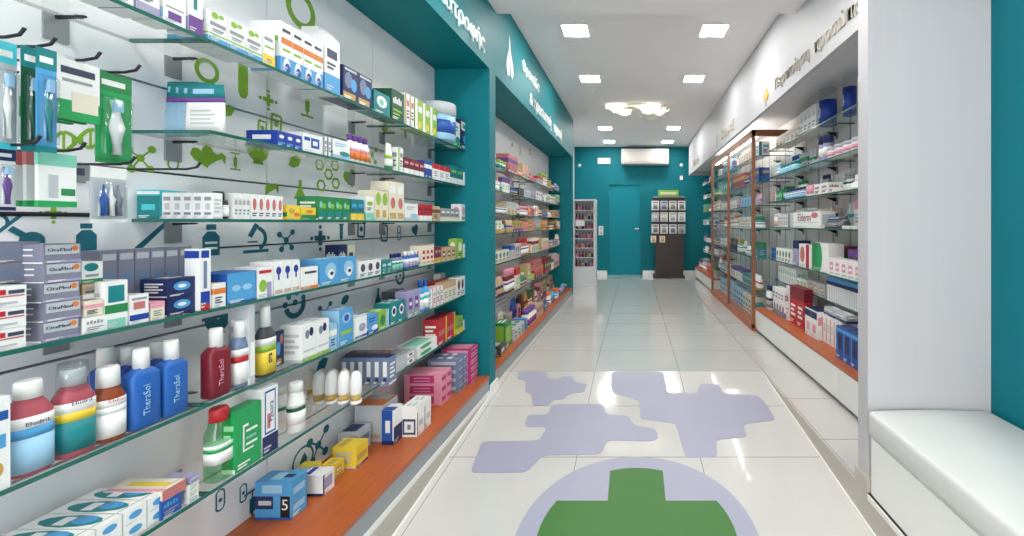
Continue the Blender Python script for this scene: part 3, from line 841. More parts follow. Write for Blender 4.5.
def carton_mb(w_, d, h, base, pr):
    b = MB()
    b.box(-d/2, d/2, -w_/2, w_/2, 0, h, base)
    e = 0.0004
    pr = list(pr)
    fc = {p[0] for p in pr}
    hint = 'silver' if base in ('white', 'cream', 'yellow', 'pink', 'light blue') else 'white'
    if 'S' not in fc: lines(pr, 'S', .15, .85, .2, .8, 4, hint); pr.append(('S', 0, 1, 0, .07, hint))
    if 'T' not in fc: lines(pr, 'T', .2, .8, .2, .8, 2, hint)
    if w_ > .022: lines(pr, 'F', .08, .55, .03, .13, 2, hint)
    pr.append(('T', 0, 1, .9, .915, 'grey'))
    lift = {}
    for p in pr:
        f, u0, u1, v0, v1, c = p[:6]
        lift[f] = lift.get(f, 0) + 1
        q = e * (1 + .25 * lift[f])
        if len(p) > 6:
            uv = [((u0+u1)/2 + (u1-u0)/2*math.cos(k*math.pi/6), (v0+v1)/2 + (v1-v0)/2*math.sin(k*math.pi/6)) for k in range(12)]
        else: uv = [(u0, v0), (u1, v0), (u1, v1), (u0, v1)]
        if f == 'F': b.face([(d/2 + q, (u - .5)*w_, v*h) for u, v in uv], c)
        elif f == 'S':
            b.face([((u - .5)*d, -w_/2 - q, v*h) for u, v in uv], c)
            b.face([((.5 - u)*d, w_/2 + q, v*h) for u, v in uv], c)
        elif f == 'T': b.face([((v - .5)*d, (u - .5)*w_, h + q) for u, v in uv], c)
    return b
def make_carton(w_, d, h, base, pr, name='carton', texts=()):
    o = carton_mb(w_, d, h, base, pr).build(name)
    for (s, size, u, v, c, kind) in texts:
        m = mat(c)
        if kind == 'F': text_obj(s, size, m, o, face_x(d/2 + .0012, (u - .5)*w_, v*h), align='CENTER', thin=-.0003)
        elif kind == 'V': text_obj(s, size, m, o, face_x(d/2 + .0012, (u - .5)*w_, v*h, 1, True), align='CENTER', thin=-.0003)
        elif kind == 'S': text_obj(s, size, m, o, face_my((u - .5)*d, -w_/2 - .0012, v*h), align='CENTER', thin=-.0003)
        elif kind == 'T': text_obj(s, size, m, o, Matrix(((0, -1, 0, (v - .5)*d), (1, 0, 0, (u - .5)*w_), (0, 0, 1, h + .0012), (0, 0, 0, 1))), align='CENTER', thin=-.0003)
    return o
def make_bottle(D, h, body, cap, lab, acc, p=2.0, capf=.2, depth=None, texts=(), neck=.42, cup=False, seg=20, lab_z=(.12, .6)):
    rx = (depth or D) / 2; ry = D / 2
    hb = h * (1 - capf)
    t = empty('bottle')
    b = MB()
    b.loft([(0, rx*.9, ry*.9), (.004, rx, ry), (hb*(.78 if p < 3.5 else .87), rx, ry), (hb*(.90 if p < 3.5 else .945), rx*.78, ry*.76), (hb*.97, rx*neck + .0, ry*neck), (hb, min(rx, ry)*neck*1.1, min(rx, ry)*neck*1.1)], body, p, seg)
    b.build('body', t)
    rc = min(rx, ry) * (neck + .18)
    b = MB(); b.loft([(hb - .003, rc, rc), (hb + (h - hb)*.85, rc*.97, rc*.97), (h, rc*.85, rc*.85)], cap, 2, 16); b.build('cap', t)
    if cup:
        b = MB(); b.loft([(hb*.88, rx*.82, ry*.82), (h + .012, rx*.72, ry*.72)], plastic, 2, 18); b.build('measuring_cup', t)
    if lab:
        b = MB(); z0, z1 = lab_z[0]*hb, min(.76, lab_z[1] + .12)*hb; zm = z0 + (z1 - z0)*.62
        b.loft([(z0, rx + .0006, ry + .0006), (zm, rx + .0006, ry + .0006)], lab, p, seg)
        b.loft([(zm, rx + .0007, ry + .0007), (z0 + (z1-z0)*.8, rx + .0007, ry + .0007)], acc, p, seg)
        b.loft([(z0 + (z1-z0)*.8, rx + .0006, ry + .0006), (z1, rx + .0006, ry + .0006)], 'white' if lab != 'white' else lab, p, seg)
        lb = b.build('label', t)
    for (s, size, z, c, vert) in texts:
        text_obj(s, size, mat(c), t, face_x(rx + .002, 0, z*h, 1, vert), align='CENTER', ext=.0008, thin=-.0003)
    return t
def make_tube(D, h, body, cap, acc):
    t = empty('tube')
    b = MB(); b.loft([(h*.15, D*.45, D*.45), (h*.25, D*.5, D*.5), (h*.6, D*.35, D*.5), (h, D*.03, D*.52)], body, 2, 16); b.build('body', t)
    b = MB(); b.loft([(0, D*.42, D*.42), (h*.15, D*.44, D*.44)], cap, 2, 16); b.build('cap', t)
    b = MB(); b.loft([(h*.42, D*.425, D*.506), (h*.56, D*.38, D*.507)], acc, 2, 16); b.build('label', t)
    return t
def make_jar(D, h, body, lid, acc):
    t = empty('jar')
    b = MB(); b.loft([(0, D*.46, D*.46), (h*.05, D*.5, D*.5), (h*.68, D*.5, D*.5)], body, 2, 20); b.build('body', t)
    b = MB(); b.loft([(h*.68, D*.52, D*.52), (h*.97, D*.52, D*.52), (h, D*.49, D*.49)], lid, 2, 20); b.build('lid', t)
    b = MB(); b.loft([(h*.18, D*.505, D*.505), (h*.52, D*.505, D*.505)], acc, 2, 20); b.build('label', t)
    return t
def make_pouch(w_, d, h, c0, c1, c2):
    b = MB()
    b.loft([(0, d/2, w_/2), (h*.2, d/2*.95, w_/2), (h*.62, d*.25, w_/2)], c0, 6, 20)
    b.loft([(h*.62, d*.255, w_/2 + .0002), (h*.72, d*.2, w_/2 + .0002)], c1, 6, 20)
    b.loft([(h*.72, d*.2, w_/2), (h, d*.05, w_/2*.97)], c2, 6, 20)
    for k in range(4): b.box(d*.47, d*.505, -w_*.34, w_*(.30 - .1*(k % 2)), h*(.16 + .09*k), h*(.19 + .09*k), 'silver')
    b.box(d*.22, d*.30, -w_*.3, w_*.25, h*.80, h*.90, 'light blue')
    return b.build('pouch')

PLACE_USED = {}
NUM = ['zero', 'one', 'two', 'three', 'four', 'five', 'six', 'seven', 'eight', 'nine', 'ten', 'eleven', 'twelve', 'thirteen']
ORD = ['nearest', 'second nearest', 'third nearest', 'fourth nearest', 'fifth nearest', 'sixth nearest', 'seventh nearest', 'eighth nearest', 'ninth nearest', 'tenth nearest', 'eleventh nearest', 'twelfth nearest']
def label_it(o, desc, i, n, place, cat, mode='row'):
    if n == 1: lb = f'{desc} on the {place}'
    elif mode == 'stack': lb = f'{desc}, {["topmost", "second from top", "third from top", "fourth from top", "fifth from top", "sixth from top"][n - 1 - i]} of {NUM[n]}, {place}'
    else: lb = f'{desc}, {ORD[i] if i < n - 1 or n < 3 else "farthest"} of {NUM[n]}, {place}'
    assert lb not in PLACE_USED, lb
    PLACE_USED[lb] = 1
    if len(lb.split()) > 16: print('LONG', lb)
    tag(o, lb, cat, f'{desc}, {place}' if n > 1 else None)

LPL = {i: f'{ordn[i]} near left shelf' for i in range(6)}; LPL[6] = 'near left orange base'
LZ = SZ + [0.2165]
def yat(px, x=-1.035): return -x * F / (VX - px)
def row(si, px0, px1, ytop, n, make, desc, cat, back=0.0, d=.05, sink=0.0, gap=.0015, zoff=0.0, mode='row', htfix=None):
    """n things side by side along a near left shelf; px0..px1 spans their fronts, ytop is the first one's top"""
    xf = (-1.035 if si < 6 else -0.93) - back
    y0, y1 = yat(px0, xf), yat(px1, xf)
    z = LZ[si] + .0006 + zoff
    h = htfix or (EYE + (VY - ytop) * y0 / F - z)
    wd = (y1 - y0) / n - gap
    proto = make(wd, d, h)
    for i in range(n):
        o = proto if i == 0 else dup(proto)
        o.location = (xf - d / 2, y0 + (i + .5) * (y1 - y0) / n, z)
        label_it(o, desc, i, n, LPL[si], cat)
    return h
def stack(si, px0, px1, n, h, make, desc, cat, back=0.0, d=.05, zoff=0.0, jit=0.0):
    xf = (-1.035 if si < 6 else -0.93) - back
    y0, y1 = yat(px0, xf), yat(px1, xf)
    proto = make(y1 - y0 - .001, d, h - .0008)
    for i in range(n):
        o = proto if i == 0 else dup(proto)
        o.location = (xf - d / 2 + rnd.uniform(-jit, jit), (y0 + y1) / 2 + rnd.uniform(-jit, jit), LZ[si] + .0006 + zoff + i * h)
        label_it(o, desc, i, n, LPL[si], cat, 'stack')
def facing(z, px0, px1, ytop, Y, n, make, desc, cat, place, d=.05, step=(0, 0)):
    """things that turn their fronts to the entrance, side by side across the shelf depth"""
    x0, x1 = (px0 - VX) * Y / F, (px1 - VX) * Y / F
    h = EYE + (VY - ytop) * Y / F - z
    wd = (x1 - x0) / n - .001
    proto = make(wd, d, h)
    for i in range(n):
        o = proto if i == 0 else dup(proto)
        o.location = (x0 + (i + .5) * (x1 - x0) / n + i * step[0], Y + d / 2 + i * step[1], z + .0006)
        o.rotation_euler = (0, 0, R(-90))
        label_it(o, desc, i, n, place, cat)
C = lambda base, tpl, a, b2='grey', texts=(), extra=(): (lambda w_, d, h: make_carton(w_, d, h, base, prints(tpl, a, b2) + list(extra), texts=[(t[0], t[1], *t[2:]) for t in texts]))
def CP(base, pr, texts=()): return lambda w_, d, h: make_carton(w_, d, h, base, pr, texts=texts)
def BT(body, cap, lab, acc, **k): return lambda w_, d, h: make_bottle(w_, h, body, cap, lab, acc, depth=d, **k)

# --- top near left shelf
ct = 'carton'
row(0, 96, 134, -30, 2, C('white', 'lettering', 'cyan', 'lilac'), 'white carton with cyan lettering', ct, d=.08)
row(0, 136, 160, -20, 1, C('white', 'base', 'lilac', 'teal'), 'large white carton with lilac base', ct, d=.08)
row(0, 163, 186, -14, 1, CP('white', [('F', .2, .8, .12, .35, 'purple'), ('F', .1, .9, .45, .5, 'grey'), ('S', 0, 1, .1, .4, 'light blue')]), 'narrow white carton with small purple square', ct, d=.07)
row(0, 188, 203, -18, 1, CP('white', [('F', 0, 1, 0, .35, 'purple'), ('F', .35, .6, .5, .95, 'teal'), ('S', 0, 1, 0, .3, 'lilac')]), 'white carton with purple base and teal lettering', ct, d=.05)
lf = [('F', 0, 1, 0, .16, 'sky blue'), ('F', .1, .5, .06, .2, 'light blue', 'e'), ('F', 0, 1, .22, .27, 'lime green'), ('F', .08, .9, .52, .64, 'grey'), ('F', .15, .5, .75, .97, 'lime green', 'e'), ('F', .5, .8, .82, .96, 'lime green', 'e'),
      ('S', 0, 1, 0, .16, 'sky blue'), ('S', 0, 1, .22, .27, 'lime green'), ('S', .1, .9, .55, .66, 'grey'), ('F', .2, .8, .4, .43, 'ink'), ('F', .2, .7, .34, .36, 'ink')]
row(0, 208, 262, 8, 3, CP('white', lf), 'white carton with green leaves and blue base', ct, d=.10)
row(0, 263, 275, 28, 1, CP('white', [('F', 0, 1, 0, .3, 'yellow'), ('F', .3, .7, .08, .2, 'gold'), ('F', .1, .9, .5, .55, 'lime green'), ('F', .1, .8, .7, .8, 'grey')]), 'white carton with yellow label', ct, d=.07)
of = [('F', 0, 1, 0, .30, 'sky blue'), ('F', .2, .8, .02, .3, 'white', 'e'), ('F', .3, .8, .0, .2, 'blue', 'e'), ('F', 0, 1, .56, .68, 'orange'), ('F', .1, .8, .42, .47, 'lime green'), ('F', .1, .8, .8, .86, 'ink'), ('S', 0, 1, 0, .3, 'sky blue'), ('S', .1, .9, .6, .7, 'lime green')]
row(0, 281, 323, 20, 4, CP('white', of), 'white carton with orange band and blue base', ct, d=.09)
row(0, 325, 340, 34, 1, C('white', 'base', 'sky blue', 'ink'), 'white carton with blue base', ct, d=.09)
row(0, 318, 335, 26, 1, C('white', 'top', 'white', 'grey'), 'plain tall white carton behind the blue based one', ct, back=.10, d=.06)
row(0, 343, 372, 64, 2, CP('navy', [('F', .1, .6, .35, .85, 'grey blue', 'e'), ('F', .5, .9, .3, .7, 'sky blue', 'e'), ('F', 0, .8, .04, .22, 'gold'), ('F', .1, .9, .88, .95, 'silver')]), 'navy photo printed carton with gold strip', ct, d=.09)
row(0, 374, 390, 89, 1, CP('teal', [('F', .15, .8, .3, .85, 'white', 'e'), ('F', .3, .6, .4, .7, 'mint', 'e')]), 'teal carton with white disc', ct, d=.08)
row(0, 391.5, 404, 88, 1, C('dark green', 'lettering', 'white', 'lime green'), 'dark green carton with white lettering', ct, d=.08)
row(0, 405, 414, 92, 2, C('white', 'stripe', 'gold', 'salmon'), 'slim white carton with gold stripe', ct, d=.07)
row(0, 415, 437, 98, 3, CP('lime green', [('F', 0, .3, 0, 1, 'white'), ('F', .4, .9, .6, .8, 'white'), ('F', .4, .8, .1, .3, 'yellow')]), 'lime green carton with white stripe', ct, d=.08)
row(0, 438, 451, 100, 1, lambda w_, d, h: make_jar(w_, h, 'light blue', 'silver', 'blue'), 'silver lidded jar with blue label', 'jar', d=.05)
row(0, 453, 460, 120, 1, C('white', 'wave', 'bright green', 'teal'), 'white carton with green wave', ct, d=.06)
row(0, 461, 470, 119, 1, CP('navy', [('F', 0, 1, .65, .95, 'white'), ('F', .2, .8, .72, .85, 'green'), ('F', .2, .7, .2, .5, 'sky blue', 'e')]), 'navy carton with white top', ct, d=.06)

# --- second shelf
facing(SZ[1], 184, 222, 84, 1.04, 1, lambda w_, d, h: make_pouch(w_, d, h, 'white', 'purple', 'teal'), 'white purple and teal pouch at the front', 'pouch', LPL[1], d=.014)
for k in range(3):
    facing(SZ[1], 175 - 8*k, 213 - 8*k, 83 - k, 1.058 + .017*k, 1, lambda w_, d, h: make_pouch(w_, d, h, 'light blue', 'purple', 'teal'), f'{["second", "third", "fourth"][k]} teal and purple pouch behind the front one', 'pouch', LPL[1], d=.014)
row(1, 277, 302, 130, 3, CP('royal blue', [('F', .2, .8, .5, .75, 'white', 'e'), ('F', .1, .9, .15, .25, 'sky blue'), ('S', .2, .8, .4, .7, 'white')]), 'royal blue carton with white disc', ct, d=.09)
row(1, 303, 322, 132, 1, CP('white', [('F', .4, .85, .25, .8, 'blue'), ('F', .5, .75, .4, .65, 'white'), ('F', .05, .35, .6, .8, 'blue')]), 'white carton with blue square', ct, d=.08)
row(1, 323, 331, 136, 2, C('white', 'stripe', 'navy', 'grey'), 'slim white carton with navy stripe', ct, d=.07)
row(1, 333, 350, 138, 1, C('white', 'wave', 'light blue', 'teal'), 'wide white carton with light blue wave', ct, d=.09)
row(1, 351, 371, 133, 4, lambda w_, d, h: make_bottle(w_, h, 'white', 'purple', 'orange', 'pink', depth=.03, seg=14), 'small white bottle with purple cap', 'bottle', d=.03)
row(1, 388, 397, 142, 1, lambda w_, d, h: make_tube(.035, h, 'white', 'green', 'lime green'), 'white upright tube with green cap', 'tube', d=.035)
row(1, 398, 403, 147, 1, C('white', 'stripe', 'lime green', 'grey'), 'slim white carton with lime green stripe', ct, d=.06)
row(1, 404, 424, 157, 4, C('dark red', 'base', 'white', 'pink'), 'dark red carton with white base', ct, d=.06)
row(1, 425, 432, 160, 2, C('blue', 'band', 'white', 'red'), 'blue carton with white band', ct, d=.06)
row(1, 433, 450, 163, 3, C('white', 'top', 'red', 'grey'), 'white carton with red top', ct, d=.06)
row(1, 451, 463, 165, 2, C('teal', 'base', 'white', 'lime green'), 'teal carton with white base', ct, d=.06)
row(1, 464, 469, 172, 1, C('white', 'disc', 'lime green'), 'white carton with lime green disc', ct, d=.05)

# --- third shelf
facing(SZ[2], 137, 160, 190, 1.026, 1, CP('cyan', [('F', 0, 1, .0, .8, 'teal'), ('F', 0, 1, .85, .95, 'white'), ('F', .2, .8, .3, .5, 'cyan')]), 'teal carton at the wall', ct, LPL[2], d=.06)
facing(SZ[2], 162, 213, 193, 1.026, 5, CP('white', [('F', .15, .85, .7, .85, 'grey'), ('F', .25, .75, .35, .6, 'silver'), ('F', .15, .85, .15, .25, 'slate'), ('T', 0, 1, 0, 1, 'silver')]), 'small white carton facing the entrance', ct, LPL[2], d=.024)
row(2, 221, 233, 191, 1, lambda w_, d, h: make_bottle(w_, h, 'black', 'black', 'white', 'white', depth=.045, capf=.3, neck=.6), 'black dropper bottle with white label', 'bottle', d=.045)
row(2, 234, 250, 193, 4, C('white', 'lettering', 'grey', 'slate'), 'white carton with grey lettering', ct, d=.07)
row(2, 251, 283, 194, 5, C('white', 'disc', 'salmon', 'grey'), 'white carton with salmon disc', ct, d=.07)
row(2, 287, 300, 205, 1, CP('yellow', [('F', .1, .6, .4, .8, 'gold', 'e'), ('F', .5, .95, .2, .5, 'orange', 'e'), ('S', 0, 1, .2, .5, 'green')]), 'yellow carton with orange disc', ct, d=.07)
row(2, 301, 316, 207, 1, CP('yellow', [('F', 0, 1, 0, .4, 'green'), ('F', .3, .8, .5, .8, 'orange', 'e')]), 'yellow carton with green base', ct, d=.07)
row(2, 318, 350, 196, 4, CP('green', [('F', .15, .5, .5, .8, 'mint', 'e'), ('F', .1, .9, .1, .35, 'teal'), ('F', .5, .9, .5, .7, 'lime green')]), 'green carton with mint disc', ct, d=.07)
row(2, 351, 364, 199, 2, C('teal', 'base', 'yellow', 'sky blue'), 'teal carton with yellow base', ct, d=.07)
row(2, 366, 374, 196, 1, C('white', 'base', 'mint', 'lime green'), 'white carton with mint base', ct, d=.07)
row(2, 375, 388, 190, 2, CP('cream', [('F', .1, .9, .5, .95, 'lime green', 'e'), ('F', .1, .7, .1, .35, 'gold')]), 'cream carton with green picture', ct, d=.07)
row(2, 389, 404, 181, 2, CP('cream', [('F', .1, .9, .7, .9, 'white'), ('F', .2, .8, .3, .6, 'salmon', 'e'), ('F', .1, .9, .05, .2, 'gold')]), 'tall cream carton with salmon disc', ct, d=.08)
row(2, 405, 418, 203, 1, C('white', 'wave', 'silver', 'light blue'), 'white carton with silver wave', ct, d=.07)
row(2, 419, 432, 204, 3, C('red', 'base', 'white', 'dark red'), 'red carton with white base', ct, d=.06)
row(2, 433, 440, 206, 1, C('tan', 'band', 'brown'), 'tan carton with brown band', ct, d=.06)
row(2, 441, 459, 208, 4, C('grey', 'base', 'cream', 'white'), 'grey carton with cream base', ct, d=.06)
row(2, 461, 471, 204, 2, C('white', 'disc', 'pink'), 'white carton with pink disc', ct, d=.06)

# --- fourth shelf
wr = [('F', .1, .55, .6, .85, 'red'), ('F', .1, .95, .48, .55, 'salmon'), ('F', .6, .95, .62, .8, 'ink'), ('F', .1, .8, .15, .25, 'silver')]
stack(3, -22, 27, 3, .0352, CP('white', wr), 'white carton with red lettering', ct, d=.11, jit=.001)
stack(3, -22, 40, 2, .0352, CP('slate', [('F', .1, .8, .4, .6, 'grey blue'), ('T', .1, .9, .2, .8, 'grey blue')]), 'long slate carton', ct, back=.035, d=.075, zoff=.1065)
gm = [('F', .04, .96, .45, .95, 'silver'), ('F', .75, .93, .6, .9, 'orange', 'e'), ('F', 0, 1, 0, .12, 'lilac')]
stack(3, 43, 81, 5, .0345, CP('slate', gm, [('OraMed', .0095, .42, .6, 'navy', 'F')]), 'slate carton with silver label', ct, d=.12, jit=.0015)
stack(3, 83, 108, 1, .031, C('white', 'lettering', 'grey'), 'low white carton in front', ct, d=.06)
stack(3, 84, 103, 1, .03, C('cream', 'band', 'pink'), 'cream carton with pink band on top', ct, d=.05, zoff=.0312)
stack(3, 82, 104, 1, .030, C('tan', 'base', 'white'), 'tan carton standing third in the pile', ct, back=.02, d=.06, zoff=.0625)
stack(3, 80, 103, 1, .042, CP('white', [('F', .15, .8, .55, .95, 'teal', 'e'), ('F', 0, 1, 0, .2, 'green'), ('F', .2, .8, .3, .42, 'grey')]), 'white carton with teal leaf', ct, back=.02, d=.06, zoff=.0927)
row(3, 100, 192, 251, 6, CP('slate', [('F', .1, .9, .86, .95, 'silver'), ('F', .15, .85, .5, .7, 'grey blue'), ('F', .2, .8, .2, .35, 'grey blue')]), 'upright slate carton at the back', ct, back=.075, d=.045)
row(3, 104, 128, 282, 1, CP('white', [('F', .15, .85, .55, .9, 'teal'), ('F', 0, 1, .32, .5, 'green'), ('F', .1, .9, .0, .2, 'mint')]), 'white carton with teal square and green band', ct, d=.055)
row(3, 129, 149, 296, 1, CP('white', [('F', 0, 1, .12, .32, 'royal blue'), ('F', .2, .8, .5, .75, 'salmon'), ('F', .1, .9, .82, .9, 'grey')]), 'white carton with blue band and salmon lettering', ct, d=.055)
row(3, 151, 165, 303, 1, C('cream', 'top', 'pink'), 'small cream carton with pink top', ct, d=.055)
row(3, 148, 162, 286, 2, C('dark red', 'panel', 'magenta', 'navy'), 'dark red carton with magenta panel', ct, back=.056, d=.018)
stack(3, 167, 196, 2, .042, CP('navy', [('F', .2, .8, .3, .8, 'sky blue', 'e'), ('F', .35, .65, .45, .65, 'white', 'e')]), 'navy carton with blue disc', ct, back=.01, d=.06)
row(3, 199, 211, 249, 1, CP('white', [('F', .15, .85, .85, .97, 'royal blue'), ('F', .35, .65, .35, .8, 'grey blue'), ('F', .1, .9, .1, .3, 'royal blue'), ('F', .1, .9, 0, .1, 'red'), ('S', 0, 1, .85, .97, 'royal blue')]), 'tall slim white carton with blue ends', ct, d=.035)
row(3, 213, 226, 284, 1, C('white', 'band', 'orange', 'salmon'), 'small white carton with orange band', ct, d=.03)
row(3, 227, 256, 274, 1, CP('sky blue', [('F', .15, .45, .4, .6, 'light blue', 'e'), ('F', .5, .85, .4, .6, 'light blue', 'e'), ('F', 0, 1, 0, .06, 'blue'), ('T', 0, 1, 0, 1, 'blue'), ('S', 0, 1, 0, 1, 'blue')]), 'big plain sky blue carton', ct, d=.09)
row(3, 257, 273, 268, 1, CP('white', [('F', .1, .6, .2, .6, 'lime green', 'e'), ('F', .6, .9, 0, .5, 'lilac'), ('F', .1, .9, .8, .9, 'red')]), 'white carton with green leaf', ct, d=.07)
row(3, 274, 300, 262, 3, CP('white', [('F', .2, .8, .6, .85, 'royal blue', 'e'), ('F', .4, .6, .45, .65, 'blue'), ('F', .1, .9, .05, .15, 'tan')]), 'white carton with royal blue figure', ct, d=.07)
row(3, 301, 318, 268, 1, CP('white', [('F', 0, 1, 0, .14, 'orange'), ('F', .2, .9, .7, .8, 'ink'), ('T', .1, .9, .2, .8, 'navy')]), 'wide white carton with orange base', ct, d=.08)
row(3, 320, 356, 260, 2, CP('sky blue', [('F', .25, .85, .25, .85, 'light blue', 'e'), ('F', .4, .75, .2, .6, 'white', 'e'), ('F', .5, .7, .35, .5, 'navy', 'e'), ('T', .1, .9, .1, .9, 'light blue')]), 'sky blue carton with white emblem', ct, d=.08)
row(3, 338, 347, 245, 1, C('navy', 'lettering', 'white'), 'navy carton on the back row', ct, back=.10, d=.05)
row(3, 348, 355, 245, 1, C('cream', 'panel', 'dark grey'), 'cream carton on the back row', ct, back=.10, d=.05)
row(3, 359, 381, 262, 3, C('white', 'disc', 'dark grey', 'tan'), 'white carton with dark grey disc', ct, d=.06)
row(3, 382, 392, 261, 2, C('teal', 'lettering', 'white', 'mint'), 'teal carton with white lettering', ct, d=.06)
row(3, 393, 404, 254, 3, lambda w_, d, h: make_bottle(w_, h, 'grey blue', 'navy', 'mint', 'teal', depth=.03, seg=14), 'grey blue bottle with navy cap', 'bottle', d=.03)
row(3, 406, 420, 252, 4, lambda w_, d, h: make_bottle(w_, h, 'blue', 'white', 'lilac', 'white', depth=.03, seg=14), 'blue bottle with white cap', 'bottle', d=.03)
row(3, 422, 434, 246, 3, C('cream', 'panel', 'red', 'gold'), 'cream carton with red panel', ct, d=.06)
row(3, 435, 441, 247, 2, C('dark red', 'base', 'gold'), 'dark red carton with gold base', ct, d=.05)
row(3, 442, 456, 248, 3, C('tan', 'panel', 'brown', 'gold'), 'tan carton with brown panel', ct, d=.05)
row(3, 457, 463, 239, 1, C('lime green', 'disc', 'white'), 'lime green carton with white disc', ct, d=.05)
row(3, 464, 471, 244, 2, C('white', 'lettering', 'lime green'), 'white carton with lime green lettering', ct, d=.05)

# --- fifth shelf
def bottle(si, px, ytop, D, d, desc, back=0.0, **k):
    xf = -1.04 - back
    xc = xf - d/2; y = yat(px, xc); z = LZ[si] + .0006
    h = EYE + (VY - ytop) * y / F - z
    args = dict(body='blue', cap='white', lab='white', acc='blue'); args.update(k)
    o = make_bottle(D, h, depth=d, **args)
    o.location = (xc, y, z)
    if k.get('p', 2) < 3: o.rotation_euler.z = -0.2
    label_it(o, desc, 0, 1, LPL[si], 'bottle')
    return o
row(4, -15, 11, 402, 1, CP('white', [('F', .1, .9, .75, .85, 'blue'), ('F', .2, .8, .45, .6, 'sky blue'), ('F', .3, .7, .15, .3, 'gold', 'e')]), 'white carton with blue lettering at the frame edge', ct, d=.06)
bottle(4, 28, 380, .053, .044, 'pink mouthwash bottle with pale blue label', body='rose', cap='white', lab='light blue', acc='sky blue', capf=.17, neck=.55, lab_z=(.05, .72), texts=(('Eludril', .0105, .535, 'navy', False),), p=2.5)
bottle(4, 73, 368, .052, .044, 'red mouthwash bottle with teal label and clear cup', body='rose', cap='silver', lab='teal', acc='yellow', capf=.17, neck=.55, cup=True, lab_z=(.08, .72), texts=(('Eludril', .0105, .60, 'navy', False),), p=2.5)
bottle(4, 108, 366, .048, .042, 'amber medicine bottle with white cap and label', body='amber', cap='white', lab='white', acc='white', capf=.25, neck=.6, lab_z=(.08, .7), texts=(('Chlor', .010, .53, 'red', False),))
bottle(4, 141, 348, .056, .036, 'front blue mouthwash bottle left of the other front one', body='deep blue', lab=None, capf=.24, neck=.55, p=4, texts=(('TheraSol', .018, .36, 'light blue', True),))
bottle(4, 171, 340, .052, .036, 'front blue mouthwash bottle right of the other front one', body='deep blue', lab=None, capf=.24, neck=.55, p=4, texts=(('TheraSol', .017, .36, 'light blue', True),))
bottle(4, 106, 347, .05, .036, 'leftmost blue bottle of the back row', back=.085, body='blue', lab=None, capf=.24, neck=.6, p=4)
bottle(4, 127, 346, .05, .036, 'middle blue bottle of the back row', back=.075, body='royal blue', lab=None, capf=.24, neck=.6, p=4)
bottle(4, 157, 341, .05, .036, 'rightmost blue bottle of the back row', back=.07, body='blue', lab=None, capf=.24, neck=.6, p=4)
bottle(4, 216, 328, .056, .036, 'dark red mouthwash bottle with white cap', body='dark red', lab=None, capf=.26, neck=.6, p=4, texts=(('TheraSol', .018, .36, 'pink', True),))
bottle(4, 240, 320, .05, .036, 'dark bottle with white label and red heading', body='grey blue', lab='white', acc='red', capf=.24, neck=.6, p=3, lab_z=(.08, .72))
row(4, 250, 255, 300, 1, CP('silver', [('F', 0, 1, .1, .5, 'white')]), 'slim clear packet between two bottles', ct, d=.06)
bottle(4, 265, 306, .05, .036, 'brown bottle with yellow and white label', body='dark grey', lab='yellow', acc='lime green', capf=.28, neck=.5, p=3, lab_z=(.06, .72), texts=(('ora', .022, .26, 'navy', True),))
row(4, 275, 284, 332, 1, CP('navy', [('F', .1, .6, .3, .7, 'sky blue', 'e'), ('F', .5, .9, .6, .9, 'salmon', 'e'), ('F', .2, .7, .05, .2, 'gold')]), 'small navy leaflet pack', ct, back=.05, d=.01)
row(4, 302, 329, 326, 2, CP('white', [('F', .2, .5, .6, .85, 'slate', 'e'), ('F', .5, .8, .65, .9, 'navy', 'e'), ('F', 0, 1, 0, .1, 'lime green'), ('F', .1, .9, .25, .3, 'silver')]), 'white carton with dark leaves', ct, d=.07)
row(4, 330, 337, 325, 1, C('light blue', 'band', 'white'), 'light blue carton with white band', ct, d=.07)
row(4, 339, 353, 311, 1, CP('sky blue', [('F', .2, .85, .6, .9, 'light blue', 'e'), ('F', .35, .7, .65, .85, 'blue', 'e'), ('F', .1, .9, .3, .4, 'lime green'), ('S', 0, 1, 0, 1, 'light blue')]), 'tall sky blue carton with pale disc', ct, d=.06)
row(4, 355, 367, 319, 1, CP('white', [('F', .3, .9, .3, .7, 'lilac', 'e'), ('F', 0, 1, .05, .15, 'royal blue')]), 'white carton with lilac disc', ct, d=.07)
row(4, 368, 378, 316, 1, C('sky blue', 'wave', 'blue', 'white'), 'sky blue carton with white wave', ct, d=.07)
row(4, 379, 389, 312, 1, CP('lime green', [('F', .1, .6, .2, .8, 'green', 'e'), ('F', .7, 1, 0, 1, 'light blue')]), 'lime green carton with dark green disc', ct, d=.07)
row(4, 390, 405, 304, 2, CP('teal', [('F', .2, .8, .35, .85, 'white', 'e'), ('F', .3, .7, .45, .75, 'navy', 'e')]), 'teal carton with dark disc', ct, d=.07)
row(4, 392, 404, 292, 2, C('grey', 'top', 'dark grey'), 'grey carton with dark top in the back', ct, back=.09, d=.05)
row(4, 408, 420, 292, 2, C('lilac', 'panel', 'purple', 'lime green'), 'lilac carton with purple panel', ct, d=.06)
row(4, 421, 431, 281, 2, lambda w_, d, h: make_bottle(w_, h, 'sky blue', 'blue', 'white', 'cyan', depth=.035, seg=14), 'sky blue bottle with blue cap', 'bottle', d=.035)
row(4, 432, 443, 289, 3, C('white', 'stripe', 'pink', 'mint'), 'white carton with pink stripe', ct, d=.06)
row(4, 434, 452, 283, 2, C('red', 'lettering', 'white', 'dark red'), 'red carton with white lettering', ct, back=.065, d=.05)
row(4, 444, 456, 283, 3, C('cream', 'top', 'tan'), 'cream carton with tan top', ct, d=.05)
row(4, 457, 471, 278, 4, C('white', 'disc', 'dark red', 'grey'), 'white carton with dark red disc', ct, d=.05)
row(4, 440, 452, 274, 1, C('white', 'lettering', 'silver'), 'tall white carton at the back', ct, back=.12, d=.04)

